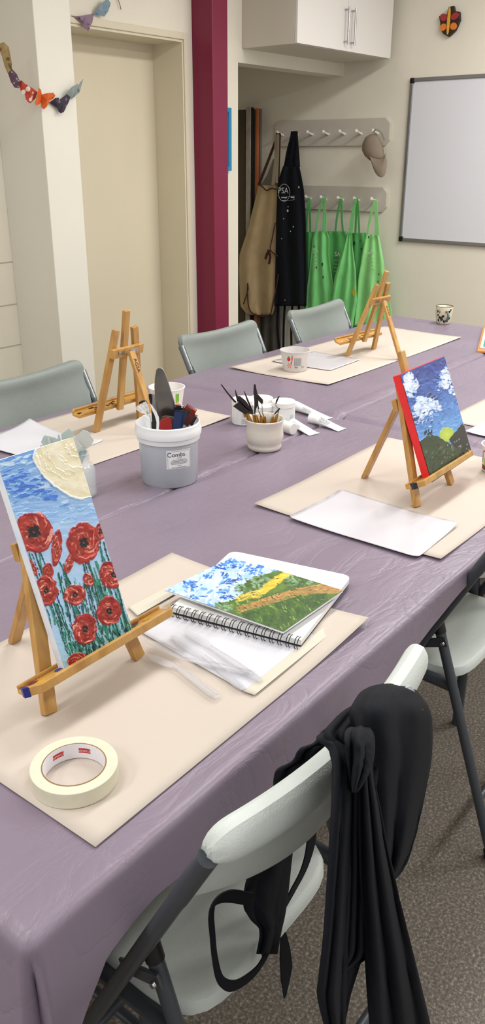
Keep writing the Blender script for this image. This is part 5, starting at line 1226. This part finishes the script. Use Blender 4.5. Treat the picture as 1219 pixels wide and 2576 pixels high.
mk('hanging_panel', drape([(2110,690,738,.520),(2170,640,731,.518),(2225,616,725,.514),(2280,613,718,.508),(2310,628,713,.504),(2340,652,706,.500),(2400,645,695,.49)], .002, 1, 1), cloth_blk, Ap, **kw)
def rib(pts, ypl, w): 
    P = smoothpath([YP(x, y, ypl+dd) for x, y, dd in pts], 7); k_ = len(P); sd_ = []
    for i in range(k_):
        d_ = unit(P[min(i+1, k_-1)]-P[max(i-1, 0)]); sd_.append(unit(np.cross(d_, (0, 1, .15))))
    ws = list(np.interp(np.linspace(0, 1, k_), np.linspace(0, 1, len(w)), w)); return M().ribbon(P, ws, sd_, .002)
mk('strap', rib([(672,2375,0),(668,2402,0),(645,2440,0),(612,2468,0),(580,2480,0),(553,2462,.002),(540,2410,.004),(534,2350,.006),(531,2300,.008),(542,2268,.01),(576,2254,.01),(630,2262,.008)], .486, [.026,.024,.022,.020,.016,.011,.009,.009,.010,.014,.018,.018]), cloth_blk, Ap)
mk('strap', rib([(712,2353,0),(716,2400,0),(720,2450,0),(716,2508,0)], .478, [.012,.024,.028,.005]), cloth_blk, Ap)
mk('strap', rib([(785,2090,0),(778,2140,0),(762,2190,0),(736,2240,0),(712,2285,0)], .520, [.026,.028,.028,.026,.020]), cloth_blk, Ap)
sp2 = M()
for (x, y, r, yp_) in ((984,1740,.0022,.386),(1036,1777,0.0024,.366),(903,1877,0.0024,.328),(1060,1788,.002,.364)):
    P = YP(x, y, yp_); sp2.add([P+np.array([r*math.cos(u), -.001, r*1.3*math.sin(u)]) for u in np.linspace(0, 2*PI, 8, endpoint=False)], [tuple(range(8))])
mk('paint_fleck', sp2, wp, Ap)
mk('care_label', M().prism([YP(x, y, .384) for x, y in ((1018,1729),(1030,1724),(1042,1740))], (0, -.001, 0)), white_paper, Ap)

# ================================================================== light
def area(x, y, z, sx, sy, e_, rot=(0,0,0), c_=(1, .985, .96)):
    l = bpy.data.lights.new('ceiling_and_fill_light', 'AREA'); l.shape = 'RECTANGLE'; l.size = sx; l.size_y = sy; l.energy = e_; l.color = c_
    o = bpy.data.objects.new('ceiling_and_fill_light', l); COL.objects.link(o); o.location = (x, y, z); o.rotation_euler = rot; return o
for x, y, e_ in ((-1.6,1.6,34),(.2,-.6,11),(.2,1.4,17),(2.3,-.6,19),(2.3,1.2,22),(4.3,-.7,56),(4.1,1.3,36)):  # first entry is an added fill lamp, brightening the pier's dim near face
    area(x, y, CH-.03, 1.2, .32, e_*1.2)
w = bpy.data.worlds.new('World'); bpy.context.scene.world = w; w.use_nodes = True
w.node_tree.nodes['Background'].inputs[0].default_value = (1.0, .98, .97, 1); w.node_tree.nodes['Background'].inputs[1].default_value = .9
sc = bpy.context.scene; sc.view_settings.view_transform = 'Standard'; sc.view_settings.look = 'None'; sc.view_settings.exposure = 0
# ================================================================== camera
cam = bpy.data.cameras.new('Camera'); co = bpy.data.objects.new('Camera', cam); COL.objects.link(co); sc.camera = co
cam.sensor_fit = 'VERTICAL'; cam.sensor_height = 36; cam.lens = F*36/2576; cam.clip_start = .02
mw = Matrix(((_R[0], -_D[0], -_f[0], C[0]), (_R[1], -_D[1], -_f[1], C[1]), (_R[2], -_D[2], -_f[2], C[2]), (0, 0, 0, 1)))
co.matrix_world = mw
